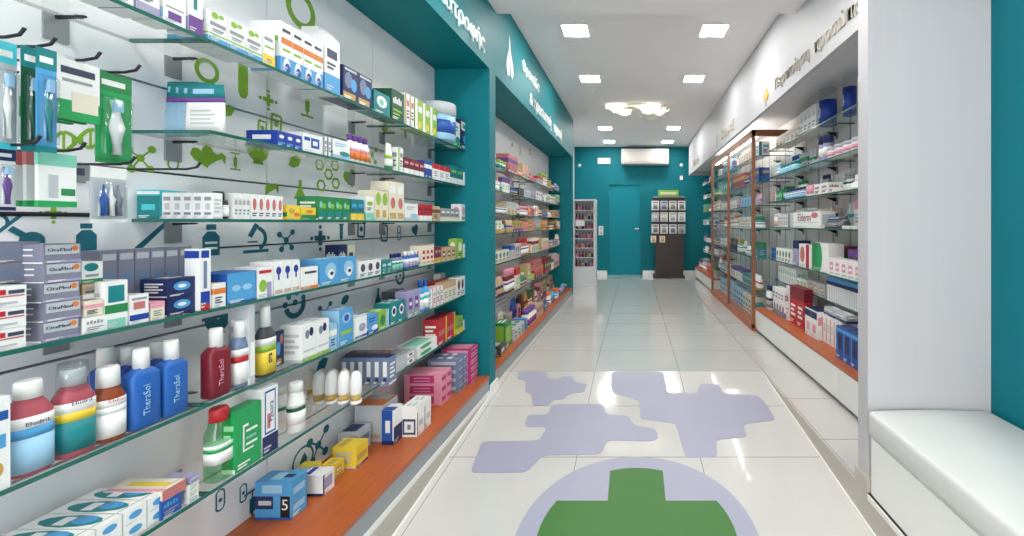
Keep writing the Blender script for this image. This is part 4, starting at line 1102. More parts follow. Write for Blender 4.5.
# --- sixth shelf
LZr = SZ[5]
tp = [('T', 0, 1, .06, .94, 'white'), ('T', .06, .94, .1, .9, 'teal', 'e'), ('T', .3, .9, .5, .8, 'sky blue', 'e'), ('T', .2, .8, .35, .5, 'white'), ('F', .2, .8, .25, .75, 'sky blue', 'e'), ('S', .1, .9, .3, .7, 'teal')]
xf = -1.04
tpm = make_carton(.040, .155, .030, 'white', tp)
k = 0
for j, (Yc, lv) in enumerate(((0.747, 2), (0.79, 2), (0.833, 2), (0.876, 2), (0.919, 2))):
    for l in range(lv):
        o = tpm if k == 0 else dup(tpm); k += 1
        o.location = (xf - .0775, Yc, LZr + .0006 + l * .0304)
        label_it(o, f'{"upper" if l else "lower"} white and teal toothpaste carton', j, 5, LPL[5], ct)
stack(5, 97, 130, 1, .018, C('slate', 'panel', 'lilac'), 'flat slate carton with lilac panel', ct, back=.12, d=.05)
row(5, 161, 182, 502, 1, C('blue', 'lettering', 'sky blue'), 'low blue carton', ct, d=.13)
stack(5, 162, 186, 2, .012, CP('cream', [('T', .4, .7, .2, .9, 'yellow'), ('T', 0, .2, 0, 1, 'pink'), ('F', 0, 1, 0, 1, 'salmon')]), 'flat cream carton with yellow patch', ct, d=.13, zoff=.0395)
stack(5, 188, 199, 3, .014, C('white', 'lettering', 'lime green'), 'flat white carton with green lettering', ct, d=.10)
stack(5, 190, 200, 1, .016, C('lilac', 'lettering', 'white'), 'small lilac carton lying on white ones', ct, d=.06, zoff=.043)
bottle(5, 219, 407, .056, .045, 'clear green mouthwash bottle with red cap', body=green_clear, cap='red', lab='white', acc='bright green', capf=.17, neck=.7, p=3, lab_z=(.3, .5))
row(5, 235, 261, 412, 1, CP('bright green', [('F', .28, .34, .28, .72, 'white'), ('F', .28, .5, .68, .72, 'white'), ('F', .4, .85, .58, .62, 'white'), ('F', .4, .8, .46, .50, 'mint'), ('F', .4, .85, .36, .40, 'white'), ('F', .28, .7, .28, .31, 'white'), ('T', 0, 1, 0, 1, 'green')]), 'green carton with white bracket print', ct, d=.035)
row(5, 240, 258, 392, 1, C('white', 'panel', 'dark grey'), 'pale carton behind the green one', ct, back=.078, d=.05)
row(5, 262, 278, 390, 1, CP('white', [('F', 0, 1, 0, .28, 'navy'), ('F', .15, .85, .3, .95, 'blue'), ('F', .22, .78, .33, .92, 'white'), ('F', .3, .5, .38, .6, 'salmon'), ('T', .1, .9, .2, .8, 'silver')], [('Paxora', .021, .68, .62, 'navy', 'V')]), 'upright white and navy carton with vertical lettering', ct, d=.07)
bottle(5, 296, 382, .05, .042, 'white squeeze bottle with leaf print', body='white', cap='white', lab='white', acc='dark green', capf=.16, neck=.7, lab_z=(.2, .6))
bottle(5, 280, 386, .045, .04, 'white squeeze bottle behind the leaf print one', back=.07, body='white', cap='white', lab='white', acc='green', capf=.16, neck=.7, lab_z=(.2, .6))
AB = lambda c: (lambda w_, d, h: make_bottle(w_*.86, h, c, 'gold', c, 'amber', depth=w_*.86, capf=.12, neck=.8, lab_z=(.05, .22)))
def amber(c):
    def f(w_, d, h):
        t = empty('bottle'); r_ = w_ * .43
        b = MB(); b.loft([(h*.28, r_*.9, r_*.9), (h*.34, r_, r_), (h*.74, r_, r_), (h*.90, r_*.8, r_*.8), (h*.98, r_*.4, r_*.4), (h, r_*.1, r_*.1)], c, 2, 18); b.build('body', t)
        b = MB(); b.loft([(h*.10, r_*.8, r_*.8), (h*.14, r_*.9, r_*.9), (h*.28, r_*.9, r_*.9)], 'gold', 2, 18); b.build('collar', t)
        b = MB(); b.loft([(0, r_*.98, r_*.98), (h*.10, r_*.95, r_*.95)], c, 2, 18); b.build('cap', t)
        return t
    return f
def facing5(px0, px1, ytop, Y, n, mk, desc, cat, d): facing(SZ[5], px0, px1, ytop, Y, n, mk, desc, cat, LPL[5], d=d)
facing5(308, 358, 373, 1.50, 4, amber('white'), 'white bottle with amber collar', 'bottle', .045)
facing5(300, 346, 371, 1.56, 4, amber('cream'), 'cream bottle with amber collar at the back', 'bottle', .045)
facing5(340, 389, 358, 1.69, 6, CP('grey blue', [('F', .25, .75, .3, .85, 'white'), ('F', .3, .7, .1, .25, 'navy'), ('T', 0, 1, 0, 1, 'navy')]), 'grey blue carton with white window', ct, .05)
facing5(345, 385, 354, 1.76, 1, C('brown', 'base', 'navy'), 'brown carton behind the grey blue row', ct, .05)
stack(5, 392, 416, 2, .030, CP('silver', [('F', .6, .9, .2, .8, 'white'), ('F', .68, .84, .3, .7, 'dark red', 'e'), ('T', .1, .9, .1, .9, 'grey')]), 'flat silver carton with dark red mark', ct, d=.10)
stack(5, 418, 437, 2, .030, CP('white', [('F', .1, .7, .2, .8, 'bright green', 'e'), ('T', 0, .8, .1, .9, 'mint')]), 'flat white carton with green swoosh', ct, d=.10)
row(5, 438, 455, 320, 2, CP('red', [('F', .1, .8, .35, .55, 'salmon'), ('F', .85, 1, 0, 1, 'yellow'), ('T', 0, 1, 0, 1, 'dark red')]), 'red carton with yellow edge', ct, d=.08)
row(5, 457, 463, 318, 2, C('lime green', 'base', 'yellow'), 'lime green carton with yellow base', ct, d=.07)
row(5, 464, 472, 320, 3, C('white', 'stripe', 'grey'), 'slim white carton with grey stripe', ct, d=.06)

# --- orange base, near bay
def deck(x, y, w_, d, h, mk, desc, cat='carton', n=1, i=0, rz=0, z=0.0, mode='row'):
    o = mk(w_, d, h) if callable(mk) else dup(mk)
    o.location = (x, y, 0.2165 + .0006 + z); o.rotation_euler = (0, 0, R(rz))
    label_it(o, desc, i, n, LPL[6], cat, mode)
    return o
deck(-1.11, 1.07, .07, .07, .055, CP('white', [('F', .1, .9, .3, .7, 'teal'), ('T', .2, .4, .4, .6, 'grey', 'e'), ('T', .6, .8, .4, .6, 'grey', 'e')]), 'white carton with teal front')
bx = CP('sky blue', [('F', .1, .85, .62, .8, 'light blue'), ('F', .1, .85, .18, .34, 'light blue'), ('S', 0, .5, .28, .62, 'navy'), ('S', .1, .45, .38, .5, 'silver'), ('S', .70, .96, .04, .62, 'black'), ('S', .2, .75, .7, .92, 'light blue'), ('S', 0, 1, 0, .06, 'blue'),
     ('T', .2, .8, .3, .6, 'light blue'), ('T', .4, .7, .6, .85, 'navy')], [('5', .048, .83, .26, 'white', 'S')])
deck(-1.135, 1.352, .062, .115, .118, bx, 'blue carton marked 5')
deck(-1.10, 1.462, .055, .075, .07, CP('white', [('F', .15, .8, .25, .8, 'lilac'), ('F', 0, .12, 0, 1, 'navy'), ('S', 0, 1, .0, .12, 'navy'), ('T', .1, .9, .1, .35, 'royal blue')]), 'white carton with blue print')
deck(-1.175, 1.50, .08, .06, .06, CP('yellow', [('F', .1, .9, .3, .7, 'gold'), ('T', 0, .5, 0, 1, 'light blue')]), 'yellow and pale blue carton by the wall')
deck(-1.115, 1.555, .05, .05, .05, C('yellow', 'panel', 'gold', 'ink'), 'small yellow carton')
deck(-1.10, 1.63, .07, .09, .08, CP('yellow', [('F', .1, .9, .3, .6, 'gold'), ('F', 0, 1, 0, .12, 'ink'), ('T', .1, .9, .1, .4, 'gold')]), 'larger yellow carton')
deck(-1.15, 1.73, .08, .08, .09, CP('silver', [('F', .1, .9, .4, .7, 'grey blue'), ('T', .1, .9, .1, .8, 'navy')]), 'silver carton with navy top')
deck(-1.13, 1.845, .11, .12, .155, CP('silver', [('T', 0, 1, 0, 1, 'orange'), ('T', .6, 1, .1, .9, 'silver'), ('F', .1, .8, .4, .7, 'grey'), ('S', .1, .9, .1, .2, 'tan')]), 'grey carton with orange top')
deck(-1.035, 1.80, .07, .05, .145, CP('white', [('F', 0, 1, 0, .5, 'navy'), ('S', 0, .9, .0, 1, 'blue'), ('S', .3, .7, .35, .7, 'white'), ('S', 0, 1, 0, .12, 'navy'), ('T', 0, .5, 0, 1, 'blue')]), 'blue and white carton')
wb = CP('white', [('F', 0, .1, 0, .8, 'ink'), ('S', .1, .9, .08, .6, 'ink'), ('S', .2, .8, .15, .52, 'white'), ('S', .4, .6, .25, .42, 'slate'), ('F', .3, .8, .3, .5, 'silver')])
deck(-.98, 1.86, .06, .07, .13, wb, 'white carton with framed print')
deck(-.98, 1.925, .06, .07, .13, wb, 'second white carton behind the framed print one')
pk = CP('pink', [('S', .15, .8, .15, .9, 'magenta'), ('S', .25, .7, .3, .4, 'pink'), ('S', .25, .7, .6, .7, 'pink'), ('F', .1, .9, .3, .7, 'magenta'), ('T', .1, .9, .1, .9, 'pink')])
p0 = None
for r in range(2):
    for lv in range(3):
        p0 = deck(-1.08, 2.175 + r * .062, .055, .19, .052, p0 or pk, f'pink carton of the {"nearer" if r == 0 else "farther"} pile', n=3, i=lv, z=lv * .0526, mode='stack')
p0 = None
gb = CP('grey blue', [('F', .1, .9, .6, .8, 'light blue'), ('S', .1, .9, .3, .7, 'silver'), ('F', .1, .7, .2, .4, 'slate')])
for r in range(2):
    for lv in range(4):
        p0 = deck(-1.05, 2.34 + r * .062, .055, .17, .045, p0 or gb, f'grey blue carton of the {"nearer" if r == 0 else "farther"} pile', n=4, i=lv, z=lv * .0456, mode='stack')
p0 = None
mg = CP('magenta', [('F', .05, .95, .1, .3, 'pink'), ('F', .05, .95, .7, .9, 'pink'), ('S', .2, .9, .2, .8, 'pink'), ('T', .1, .9, .1, .9, 'pink')])
for lv in range(5):
    p0 = deck(-1.03, 2.485, .11, .17, .040, p0 or mg, 'magenta and pink striped carton', n=5, i=lv, z=lv * .0406, mode='stack')

# --- hooks and hanging packs in the nearest part
def hook(y, z, x1=-0.95):
    b = MB(); b.tube([(XLB, y, z), (x1 - .03, y, z), (x1 - .008, y, z + .004), (x1, y, z + .014)], .0026, dark_metal, 6)
    b.box(XLB, XLB + .004, y - .012, y + .012, z - .03, z + .012, steel_plate)
    return b.build('display_hook')
def blister(x, y, ztop, w_, h, back, head, prod, label, name='blister_pack', brush=False, thick=.012):
    t = tag(empty(name, (x, y, ztop - h)), label, 'blister pack', 'packs hanging on the hooks at the left edge')
    b = MB()
    b.box(-.001, 0, -w_/2, w_/2, 0, h*.97, back); b.box(-.0012, .0004, -w_/2, w_/2, h*.80, h, head); b.box(-.0008, .0006, -w_/2, w_/2, 0, h*.06, head)
    b.box(.0004, .0009, -w_*.35, w_*.3, h*.86, h*.92, 'white')
    b.build('card', t)
    b = MB(); b.loft([(h*.08, thick*.9, w_*.42), (h*.12, thick, w_*.42), (h*.70, thick, w_*.42), (h*.74, thick*.5, w_*.38)], plastic, 5, 16); b.build('bubble', t)
    if brush:
        b = MB(); b.tube([(.005, 0, h*.10), (.005, 0, h*.4), (.004, 0, h*.55), (.004, 0, h*.70)], [w_*.13, w_*.2, w_*.1, w_*.16], prod, 10); b.box(.004, .010, -w_*.13, w_*.13, h*.58, h*.70, 'light blue'); b.build('toothbrush', t)
    elif prod == 'blue':
        for q, c_ in ((-.2, 'blue'), (.0, 'white'), (.2, 'slate')):
            b = MB(); b.tube([(.005, w_*q, h*.12), (.005, w_*q, h*.42), (.004, w_*q, h*.50), (.004, w_*q, h*.68)], [w_*.09, w_*.11, w_*.05, w_*.03], c_, 10); b.build('brush', t)
    else:
        b = MB(); b.loft([(h*.12, thick*.7, w_*.34), (h*.6, thick*.7, w_*.34)], prod, 4, 16); b.build('content', t)
    return t
hk = 0
for (y, z, lb) in ((.655, 1.44, 'nearest steel hook of the upper row at left edge'), (.690, 1.44, 'second steel hook of the upper row at left edge'), (.748, 1.44, 'third steel hook of the upper row at left edge'), (.808, 1.44, 'farthest steel hook of the upper row at left edge'),
                   (.672, 1.275, 'nearest steel hook of the lower row at left edge'), (.727, 1.275, 'second steel hook of the lower row at left edge'), (.80, 1.262, 'third steel hook of the lower row at left edge'), (.92, 1.268, 'farthest empty steel hook of the lower row at left edge')):
    tag(hook(y, z), lb, 'hook', 'steel hooks on the slat wall')
blister(-1.02, .655, 1.433, .026, .17, 'teal', 'cyan', 'teal', 'teal toothbrush pack hanging leftmost at the frame edge', brush=True)
blister(-.995, .665, 1.437, .024, .17, 'silver', 'cyan', 'white', 'clear toothbrush pack showing a white handle', brush=True)
blister(-.985, .686, 1.437, .022, .17, 'dark green', 'teal', 'dark green', 'dark green toothbrush pack hanging between white and blue ones', brush=True)
blister(-.965, .690, 1.436, .024, .17, 'sky blue', 'teal', 'teal', 'blue and teal toothbrush pack hanging right of dark green one', brush=True)
for k, x in enumerate((-1.045, -1.02, -.995)):
    t = tag(empty('floss_pack', (x, .748, 1.332)), f'white and green floss pack on upper hook, {["rearmost", "middle", "front"][k]} of three', 'floss pack', 'white and green floss packs')
    b = MB(); b.box(-.004, .004, -.031, .031, .03, .105, 'white'); b.box(-.0045, .0045, -.0315, .0315, 0, .034, 'bright green'); b.box(.004, .0046, -.022, .024, .08, .092, 'ink'); b.box(.004, .0046, -.02, .02, .066, .071, 'grey'); b.box(.0046, .005, -.008, .028, .015, .05, 'cream'); b.build('card', t)
    b = MB(); b.box(-.002, .002, -.012, .012, .105, .112, 'silver'); b.build('hang_tab', t)
blister(-1.0, .808, 1.436, .056, .172, 'bright green', 'green', 'white', 'green toothbrush pack hanging rightmost in the upper row', thick=.014, brush=True)
blister(-1.05, .672, 1.27, .03, .10, 'sky blue', 'blue', 'white', 'blue topped pack hanging leftmost in the lower row', brush=True)
blister(-1.01, .674, 1.27, .024, .10, 'white', 'navy', 'purple', 'white and navy pack hanging second in the lower row', brush=True)
for k, x in enumerate((-1.04, -1.02, -1.0)):
    t = tag(empty('brush_head_pack', (x, .727, 1.178)), f'white pack with green base on lower hook, {["rearmost", "middle", "front"][k]} of three', 'brush pack', 'white and green packs on the lower hook')
    b = MB(); b.box(-.003, .003, -.024, .024, .008, .075, 'white'); b.box(-.0035, .0035, -.0245, .0245, 0, .01, 'bright green'); b.box(-.0035, .0035, -.0245, .0245, .07, .092, 'mint' if k == 2 else 'salmon')
    b.box(.003, .0036, -.012, .0, .015, .055, 'silver'); b.box(.003, .0036, .004, .022, .02, .032, 'green'); b.build('card', t)
blister(-1.0, .80, 1.256, .055, .105, 'silver', 'white', 'blue', 'clear pack of interdental brushes with blue handles', thick=.012)
b = MB(); b.box(-1.215, -1.165, .86, .90, 1.24, 1.275, steel_plate); b.box(-1.1649, -1.164, .87, .89, 1.25, 1.265, 'ink'); tag(b.build('price_holder'), 'small grey price holder clipped on the wall', 'price holder')
b = MB(); b.tube([(XLB + .002, .70, 1.168), (XLB + .002, .96, 1.168)], .005, dark_metal, 6); tag(b.build('hook_rail'), 'dark rail running along the wall below the lower hooks', 'rail')

# ------------------------------------------------------------------ procedural shelves of stock
KIND_CAT = {'carton': 'carton', 'bottle': 'bottle', 'tube': 'tube', 'jar': 'jar'}
TPL = ['band', 'base', 'top', 'disc', 'stripe', 'panel', 'lettering', 'wave']
def fill(side, z, y0, y1, xfront, place, bases, accs, hmax, seed, wmin=.05, wmax=.10, kinds=('carton', 'carton', 'carton', 'bottle', 'jar', 'tube'), d=.09, fillf=1.0, runs=(2, 5)):
    r = random.Random(seed)
    y = y0 + .01
    used = set()
    while y < y1 - wmin:
        if r.random() > fillf: y += r.uniform(.05, .15); continue
        for _ in range(60):
            kd = r.choice(kinds); base = r.choice(bases); acc = r.choice([a for a in accs if a != base]); tpl = r.choice(TPL)
            word = tpl if kd == 'carton' else ('cap' if kd in ('bottle', 'tube') else 'lid')
            desc = f'{base} {kd} with {acc} {word}'
            if desc not in used: break
        else: break
        used.add(desc)
        w_ = r.uniform(wmin, wmax) * (.75 if kd != 'carton' else 1)
        h = hmax * r.uniform(.45, .95) if kd != 'jar' else min(hmax * .7, r.uniform(.05, .08))
        dd = r.uniform(.6, 1) * d if kd == 'carton' else w_
        n = min(r.randint(*runs), int((y1 - .005 - y) / (w_ + .002)))
        if n < 1: break
        back = r.uniform(0, .02)
        if kd == 'carton': p = make_carton(w_, dd, h, base, prints(tpl, acc, r.choice(accs)))
        elif kd == 'bottle': p = make_bottle(w_, h, base, acc, 'white' if base != 'white' else acc, r.choice(accs), seg=12, capf=r.uniform(.15, .3), neck=r.uniform(.4, .7))
        elif kd == 'tube': p = make_tube(w_*.9, h, base, acc, r.choice(accs))
        else: p = make_jar(w_, h, base, acc, r.choice(accs))
        for i in range(n):
            o = p if i == 0 else dup(p)
            yc = y + w_/2
            if side == 'L': o.location = (xfront - back - dd/2, yc, z + .0006)
            else: o.location = (xfront + back + dd/2, yc, z + .0006); o.rotation_euler = (0, 0, math.pi)
            label_it(o, desc, i, n, place, KIND_CAT[kd])
            y += w_ + .002
        y += r.uniform(0, .03)
BR = ['white', 'white', 'cream', 'pink', 'red', 'teal', 'lime green', 'tan', 'silver', 'green', 'salmon', 'light blue']
AC = ['red', 'green', 'blue', 'gold', 'pink', 'teal', 'purple', 'orange', 'navy', 'lime green', 'dark red', 'brown']
cfg = [(['white', 'silver', 'cream', 'tan', 'white', 'lilac', 'dark grey', 'salmon'], .17), (['white', 'cream', 'silver', 'mint', 'white', 'dark grey'], .15), (['white', 'salmon', 'cream', 'tan', 'silver', 'grey'], .13),
       (['white', 'cream', 'tan', 'gold', 'silver', 'pink', 'dark red'], .13), (['white', 'cream', 'silver', 'tan', 'salmon', 'light blue', 'dark red', 'orange', 'white'], .18), (['salmon', 'orange', 'white', 'cream', 'pink', 'dark red', 'tan', 'white', 'silver'], .22)]
for i, (z, (bs, hm)) in enumerate(zip(SZ2, cfg)):
    fill('L', z, 2.70, 5.97, XSH - .008, f'{ordn[i]} far left shelf', bs, AC, hm, 100 + i, .05, .10, d=.12, runs=(1, 4))
fill('L', .225, 3.26, 5.95, -.925, 'far left orange base', ['white', 'cream', 'tan', 'salmon', 'sky blue', 'pink', 'white', 'silver', 'blue'], AC, .17, 120, .06, .11, d=.14, fillf=1, runs=(1, 4))
fill('L', .225, 3.0, 5.95, -1.115, 'back of far left orange base', ['white', 'tan', 'cream', 'silver', 'brown', 'gold', 'pink', 'blue', 'grey'], AC, .24, 121, .05, .085, d=.08, runs=(1, 3))
o = make_carton(.16, .09, .19, 'green', [('F', .1, .9, .2, .8, 'lime green'), ('S', 0, .9, .1, .9, 'lime green')]); o.location = (-.985, 3.14, .2256)
label_it(o, 'big green carton', 0, 1, 'near end of far left base', ct)
o = make_carton(.12, .10, .07, 'dark grey', prints('panel', 'silver', 'gold')); o.location = (-.97, 2.96, .2256)
label_it(o, 'dark grey low carton beside the green one', 0, 1, 'far left base', ct)

# right near bay
def rplace(lv): return f'{ordn[lv]} near right shelf' if lv < 6 else 'near right orange deck'
RZZ = RZ + [.355]
def rrow(lv, px0, px1, ytop, n, mk, desc, cat, d=.08, back=.015, xf=None, zoff=0.0, hfix=None):
    x = (xf or ((XS if lv < 5 else XS + .06) if lv < 6 else 1.20)) + back
    ya, yb = x * F / (px1 - VX), x * F / (px0 - VX)        # near, far
    z = RZZ[lv] + .0006 + zoff
    h = hfix or (EYE + (VY - ytop) * ya / F - z)
    wd = (yb - ya) / n - .002
    p = mk(wd, d, h)
    for i in range(n):
        o = p if i == 0 else dup(p)
        o.location = (x + d/2, ya + (i + .5) * (yb - ya) / n, z); o.rotation_euler = (0, 0, math.pi)
        label_it(o, desc, i, n, rplace(lv), cat)
def jar_clear(w_, d, h):
    t = empty('storage_jar')
    b = MB(); b.loft([(0, d/2, d/2), (h*.68, d/2, d/2)], 'royal blue', 2, 20); b.build('body', t)
    b = MB(); b.loft([(h*.68, d*.49, d*.49), (h, d*.47, d*.47)], plastic, 2, 20); b.build('clear_lid', t)
    b = MB(); b.loft([(h*.22, d*.503, d*.3), (h*.5, d*.503, d*.3)], 'white', 2, 20); b.build('label', t)
    return t
for (px, D_, h_, y_, ds) in ((828, .115, .255, 2.94, 'farther royal blue jar with clear top'), (849.5, .08, .26, 2.66, 'nearer slim royal blue jar with clear top')):
    o = jar_clear(D_, D_, h_); o.location = ((px - VX) * y_ / F, y_, RZ[0] + .0006)
    label_it(o, ds, 0, 1, rplace(0), 'jar')
rrow(0, 800, 816, 103, 4, C('white', 'lettering', 'silver'), 'white carton with silver lettering', ct, d=.12, back=.04)
rrow(0, 776, 799, 124, 6, C('cream', 'band', 'silver'), 'cream carton with silver band', ct, d=.12, back=.03)
rrow(1, 826, 858, 136, 4, lambda w_, d, h: make_jar(w_, h, 'white', 'silver', 'pink'), 'white jar with pink label', 'jar', d=.085)
rrow(1, 816, 825, 134, 2, lambda w_, d, h: make_jar(w_, h, 'lilac', 'navy', 'white'), 'lilac jar with navy lid', 'jar', d=.08)
rrow(1, 778, 795, 160, 5, lambda w_, d, h: make_bottle(w_, h, 'cyan', 'teal', 'light blue', 'cyan', seg=14), 'cyan bottle with teal cap', 'bottle', d=.07)
rrow(1, 771.5, 777, 162, 4, lambda w_, d, h: make_bottle(w_, h, 'light blue', 'white', 'white', 'mint', seg=14), 'light blue bottle with white cap', 'bottle', d=.07)
def dove(w_, d, h):
    t = empty('figurine')
    b = MB(); b.loft([(0, .05, .06), (h*.15, .05, .06), (h*.3, .04, .05), (h*.5, .035, .045), (h*.55, .01, .012)], 'white', 2, 16); b.build('body', t)
    b = MB(); b.tube([(0, -.02, h*.4), (0, -.03, h*.7), (0, -.025, h*.85), (0, -.05, h*.95)], [.02, .014, .018, .006], 'white', 10); b.build('head', t)
    return t
rrow(2, 846, 862, 172, 1, dove, 'white swan shaped figurine', 'figurine', d=.08)
rrow(2, 829, 846, 187, 2, lambda w_, d, h: make_jar(w_*.8, h, 'white', 'white', 'cream'), 'low white dish', 'dish', d=.08)
rrow(2, 814, 828, 182, 2, C('white', 'lettering', 'dark red', 'brown'), 'white carton with dark red lettering', ct, d=.09)
rrow(2, 806, 813, 184, 2, C('pink', 'wave', 'white', 'salmon'), 'pink carton with white wave', ct, d=.09)
rrow(2, 784, 804, 186, 6, lambda w_, d, h: make_bottle(w_, h, 'grey blue', 'navy', 'light blue', 'slate', seg=14), 'grey blue bottle with navy cap', 'bottle', d=.06)
rrow(2, 776, 782, 190, 4, C('green', 'panel', 'mint', 'dark green'), 'green carton with mint panel', ct, d=.08)
rrow(2, 771.5, 775, 192, 4, C('red', 'stripe', 'white', 'pink'), 'red carton with white stripe', ct, d=.08)
rrow(3, 790, 821, 211, 1, CP('white', [('F', .12, .9, .32, .34, 'grey'), ('F', 0, .12, 0, 1, 'silver'), ('F', .72, .92, .6, .95, 'salmon', 'e'), ('S', .1, .9, .2, .8, 'silver'), ('T', .1, .9, .1, .9, 'pink')], [('Elderm', .085, .5, .42, 'dark red', 'F')]), 'long white carton with red lettering', ct, d=.10, back=.01)
rrow(3, 823, 840, 216, 1, lambda w_, d, h: make_pouch(w_, d, h, 'dark grey', 'grey blue', 'dark grey'), 'dark grey soft pouch', 'pouch', d=.09)
rrow(3, 842, 862, 226, 3, C('white', 'lettering', 'mint'), 'low white carton with mint lettering', ct, d=.09)
rrow(3, 778, 788, 214, 5, C('white', 'stripe', 'grey', 'lilac'), 'white carton with grey stripe', ct, d=.09)
rrow(3, 771.5, 777, 213, 5, lambda w_, d, h: make_bottle(w_, h, 'white', 'white', 'tan', 'cream', seg=14), 'white bottle with tan label', 'bottle', d=.065)
rrow(4, 812, 829, 244, 1, CP('white', [('F', 0, .45, 0, 1, 'green'), ('F', .3, .62, .0, 1, 'bright green', 'e'), ('S', 0, 1, 0, 1, 'white')]), 'white and green carton', ct, d=.10)
rrow(4, 799, 811, 245, 1, CP('white', [('F', .6, .85, 0, 1, 'red'), ('F', .1, .5, .2, .9, 'salmon', 'e')]), 'white carton with red stripe and salmon disc', ct, d=.10)
rrow(4, 793, 798, 241, 1, C('lilac', 'top', 'navy'), 'lilac carton with navy top', ct, d=.10)
rrow(4, 840, 847, 247, 1, C('dark red', 'band', 'dark green'), 'dark red carton with dark green band', ct, d=.07, back=.125)
rrow(4, 831, 839, 247, 1, C('dark green', 'band', 'red'), 'dark green carton with red band', ct, d=.07, back=.125)
rrow(4, 848, 862, 251, 2, C('purple', 'base', 'white', 'dark grey'), 'purple carton with white base', ct, d=.045, back=.07)
rrow(4, 829, 862, 263, 5, C('white', 'panel', 'pink', 'silver'), 'low white carton with pink panel', ct, d=.06, back=.002)
rrow(4, 776, 791, 250, 5, C('white', 'disc', 'green', 'pink'), 'white carton with green disc', ct, d=.09)
rrow(4, 771.5, 775, 248, 4, C('blue', 'lettering', 'sky blue', 'navy'), 'blue carton with sky blue lettering', ct, d=.09)
def lidded(w_, d, h):
    t = empty('lidded_box')
    b = MB(); b.box(-d/2, d/2, -w_/2, w_/2, 0, h*.68, 'white')
    for k in range(9):
        y = -w_/2 + w_ * (k + .5) / 9
        b.box(d/2, d/2 + .001, y - w_*.02, y + w_*.02, .0, h*.66, 'silver')
    b.build('body', t)
    b = MB(); b.box(-d/2 - .003, d/2 + .003, -w_/2 - .003, w_/2 + .003, h*.68, h*.82, 'navy'); b.box(-d/2, d/2, -w_/2, w_/2, h*.82, h, 'sky blue'); b.build('lid', t)
    return t
rrow(5, 827, 862, 279, 2, lidded, 'white ribbed box with blue lid', 'box', d=.12, back=.0, hfix=.165)
rrow(5, 808, 825, 285, 3, C('silver', 'panel', 'tan', 'brown'), 'silver carton with tan panel', ct, d=.10)
rrow(5, 797, 807, 281, 3, C('white', 'panel', 'lime green', 'green'), 'white carton with lime green panel', ct, d=.10)
rrow(5, 779, 796, 270, 8, C('white', 'lettering', 'mint', 'silver'), 'white carton with mint lettering', ct, d=.10)
rrow(6, 836, 858, 336, 3, CP('blue', [('F', .3, .9, .3, .8, 'navy'), ('F', .1, .2, .1, .9, 'sky blue'), ('F', 0, 1, .85, .95, 'sky blue'), ('S', .1, .9, .2, .8, 'sky blue'), ('T', .1, .9, .1, .9, 'navy')]), 'blue carton with navy panel', ct, d=.09, back=.0)
rrow(6, 822, 842, 323, 5, CP('white', [('F', .1, .3, .1, .9, 'salmon'), ('F', .5, .8, .4, .7, 'silver'), ('S', .2, .8, .2, .8, 'silver')]), 'white carton with salmon edge', ct, d=.09, back=.075)
rrow(6, 824, 846, 310, 2, C('silver', 'base', 'navy', 'white'), 'silver carton with navy base lying above', ct, d=.09, back=.08, zoff=.002 + (EYE + (VY - 323) * (1.275 * F / (842 - VX)) / F - .355), hfix=.05)
rrow(6, 805, 817, 312, 2, CP('white', [('F', 0, 1, .7, .95, 'navy'), ('T', 0, 1, 0, 1, 'navy'), ('F', .3, .8, .2, .5, 'pink'), ('S', .1, .9, .5, .8, 'pink')]), 'white carton with navy top', ct, d=.08, back=.04)
rrow(6, 790, 804, 290, 2, C('red', 'top', 'dark red', 'white'), 'red carton with dark red top', ct, d=.065, back=.06)
rrow(6, 786, 789, 287, 1, C('white', 'lettering', 'red', 'pink'), 'white carton with small red lettering', ct, d=.065, back=.06)
rrow(6, 773, 784, 291, 4, C('white', 'wave', 'grey blue', 'slate'), 'white carton with grey blue wave', ct, d=.07, back=.05)
rrow(6, 764, 767.5, 286, 2, lambda w_, d, h: make_bottle(w_, h, 'white', 'navy', 'grey', 'navy', seg=14), 'white bottle with navy cap', 'bottle', d=.07)
for i, z in list(enumerate(RZ))[1:4]:
    fill('R', z, 2.42, 3.93, XS + .125, f'back of {ordn[i]} near right shelf', ['white', 'silver', 'cream', 'light blue', 'white', 'mint', 'grey'], ['blue', 'navy', 'teal', 'white', 'green', 'silver', 'grey', 'pink'],
         .19 if i < 4 else .17, 400 + i, .05, .08, d=.08, kinds=('bottle', 'bottle', 'carton', 'tube', 'jar'), runs=(2, 4), fillf=.9)
# near ends hidden from the photograph's position but seen from the side
RW = ['white', 'white', 'silver', 'light blue', 'cream', 'mint', 'blue', 'pink', 'white', 'teal']
AR = ['blue', 'navy', 'teal', 'red', 'green', 'silver', 'grey', 'sky blue', 'gold', 'orange', 'purple']
for i, z in enumerate(GZ):
    fill('R', z, 4.04, 6.03, XK + .075, f'{ordn[i]} shelf of framed cabinet', RW + (['navy', 'blue', 'navy'] if i == 4 else ['red'] if i == 1 else ['lime green', 'salmon'] if i in (2, 3) else []), AR, .17, 200 + i, .06, .12, d=.12)
fill('R', ZF + .06, 4.05, 6.03, XK + .10, 'base of the framed cabinet', ['white', 'tan', 'brown', 'silver', 'light blue', 'blue', 'cream', 'gold'], AR, .27, 210, .07, .12, d=.12, kinds=('carton', 'bottle', 'bottle'))
for i, z in enumerate(RZ):
    fill('R', z, 6.16, 7.90, XS + .01, f'{ordn[i]} far right shelf', RW + ['lime green', 'tan', 'green'], AR, .16, 300 + i, .06, .12, d=.12, kinds=('carton', 'bottle', 'jar'))
fill('R', .335, 6.16, 7.90, 1.20, 'far right orange deck', ['white', 'salmon', 'cream', 'red', 'pink', 'silver'], AR, .22, 310, .08, .14, d=.12, kinds=('carton', 'bottle'))

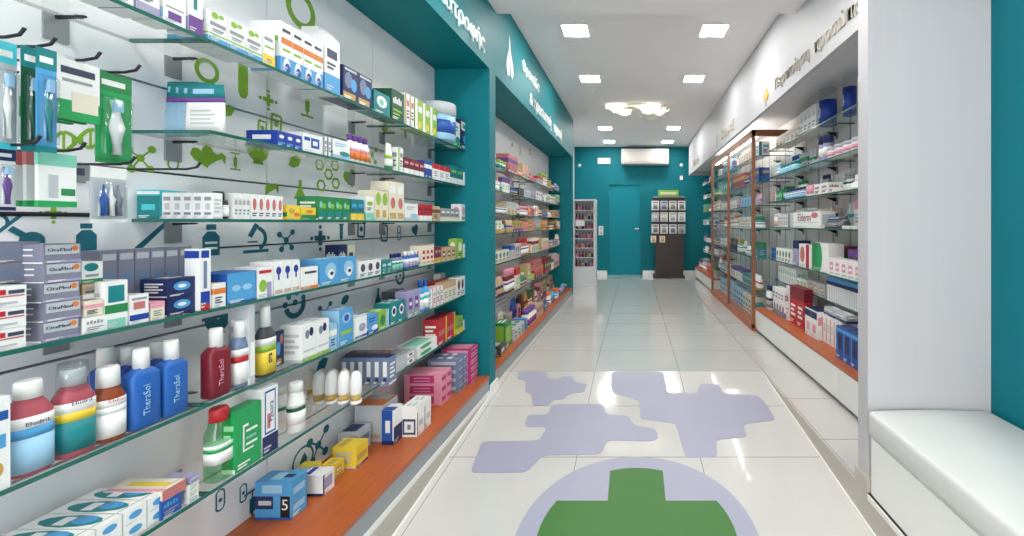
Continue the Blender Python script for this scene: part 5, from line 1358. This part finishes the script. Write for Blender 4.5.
# tiny varnish bottles
vc = ['dark red', 'salmon', 'brown', 'red', 'tan', 'pink', 'black', 'magenta', 'purple']
protos = {}
rw = ['bottom', 'second lowest', 'third lowest', 'middle', 'third highest', 'second highest', 'top']
pos = ['first', 'second', 'third', 'fourth', 'fifth', 'sixth']
for r_, z in enumerate(VZ):
    for k in range(6):
        c = vc[(r_ * 5 + k * 2) % 9]
        if c not in protos:
            t = empty('varnish_bottle')
            b = MB(); b.loft([(0, .016, .016), (.05, .016, .016), (.056, .008, .008)], c, 4, 10); b.build('body', t)
            b = MB(); b.loft([(.056, .009, .009), (.10, .007, .007)], 'black' if c != 'black' else 'silver', 2, 8); b.build('cap', t)
            o = protos[c] = t
        else: o = dup(protos[c])
        o.location = (-.92 + k * .05, 6.74, z + .0006)
        tag(o, f'tiny {c} varnish bottle, {pos[k]} from left, {rw[r_]} tier of white unit', 'nail varnish', 'varnish bottles in the white unit')

# cartons beyond the 300 that show largest: one object
bpy.context.view_layer.update()
cart = [o for o in col.objects if o.get('category') == 'carton']
def shown(o):
    d = o.location - cam.location
    c, q = abs(math.cos(o.rotation_euler.z)), abs(math.sin(o.rotation_euler.z))
    dx, dy, dz = o.dimensions
    if q > c: dx, dy = dy, dx
    return dz * (dy * abs(d.x) + dx * abs(d.y)) / max(d.y, .3) ** 3
far_left = [o for o in cart if o.location.x > 0 and o.location.y > 4 or o.location.x < 0 and o.location.y > 2.7]
cart.sort(key=shown, reverse=True)
keep = set(o.name for o in cart[:300])
rest = [o for o in far_left if o.name not in keep]
mb = MB()
for o in rest:
    M_ = o.matrix_basis
    me = o.data; n0 = len(mb.v)
    mb.v += [tuple(M_ @ v.co) for v in me.vertices]
    for p in me.polygons:
        mb.f.append(tuple(n0 + i for i in p.vertices)); mb.m.append(mb.mi(me.materials[p.material_index])); mb.sm.append(False)
    bpy.data.objects.remove(o)
if rest:
    import bmesh
    me = bpy.data.meshes.new('small_carton_stock'); me.from_pydata(mb.v, [], mb.f)
    for m in mb.mats: me.materials.append(m)
    me.polygons.foreach_set('material_index', mb.m); me.update()
    o = bpy.data.objects.new('small_carton_stock', me); col.objects.link(o)
    tag(o, 'remaining small cartons far off on the shelves of both sides', 'cartons', None, 'stuff')
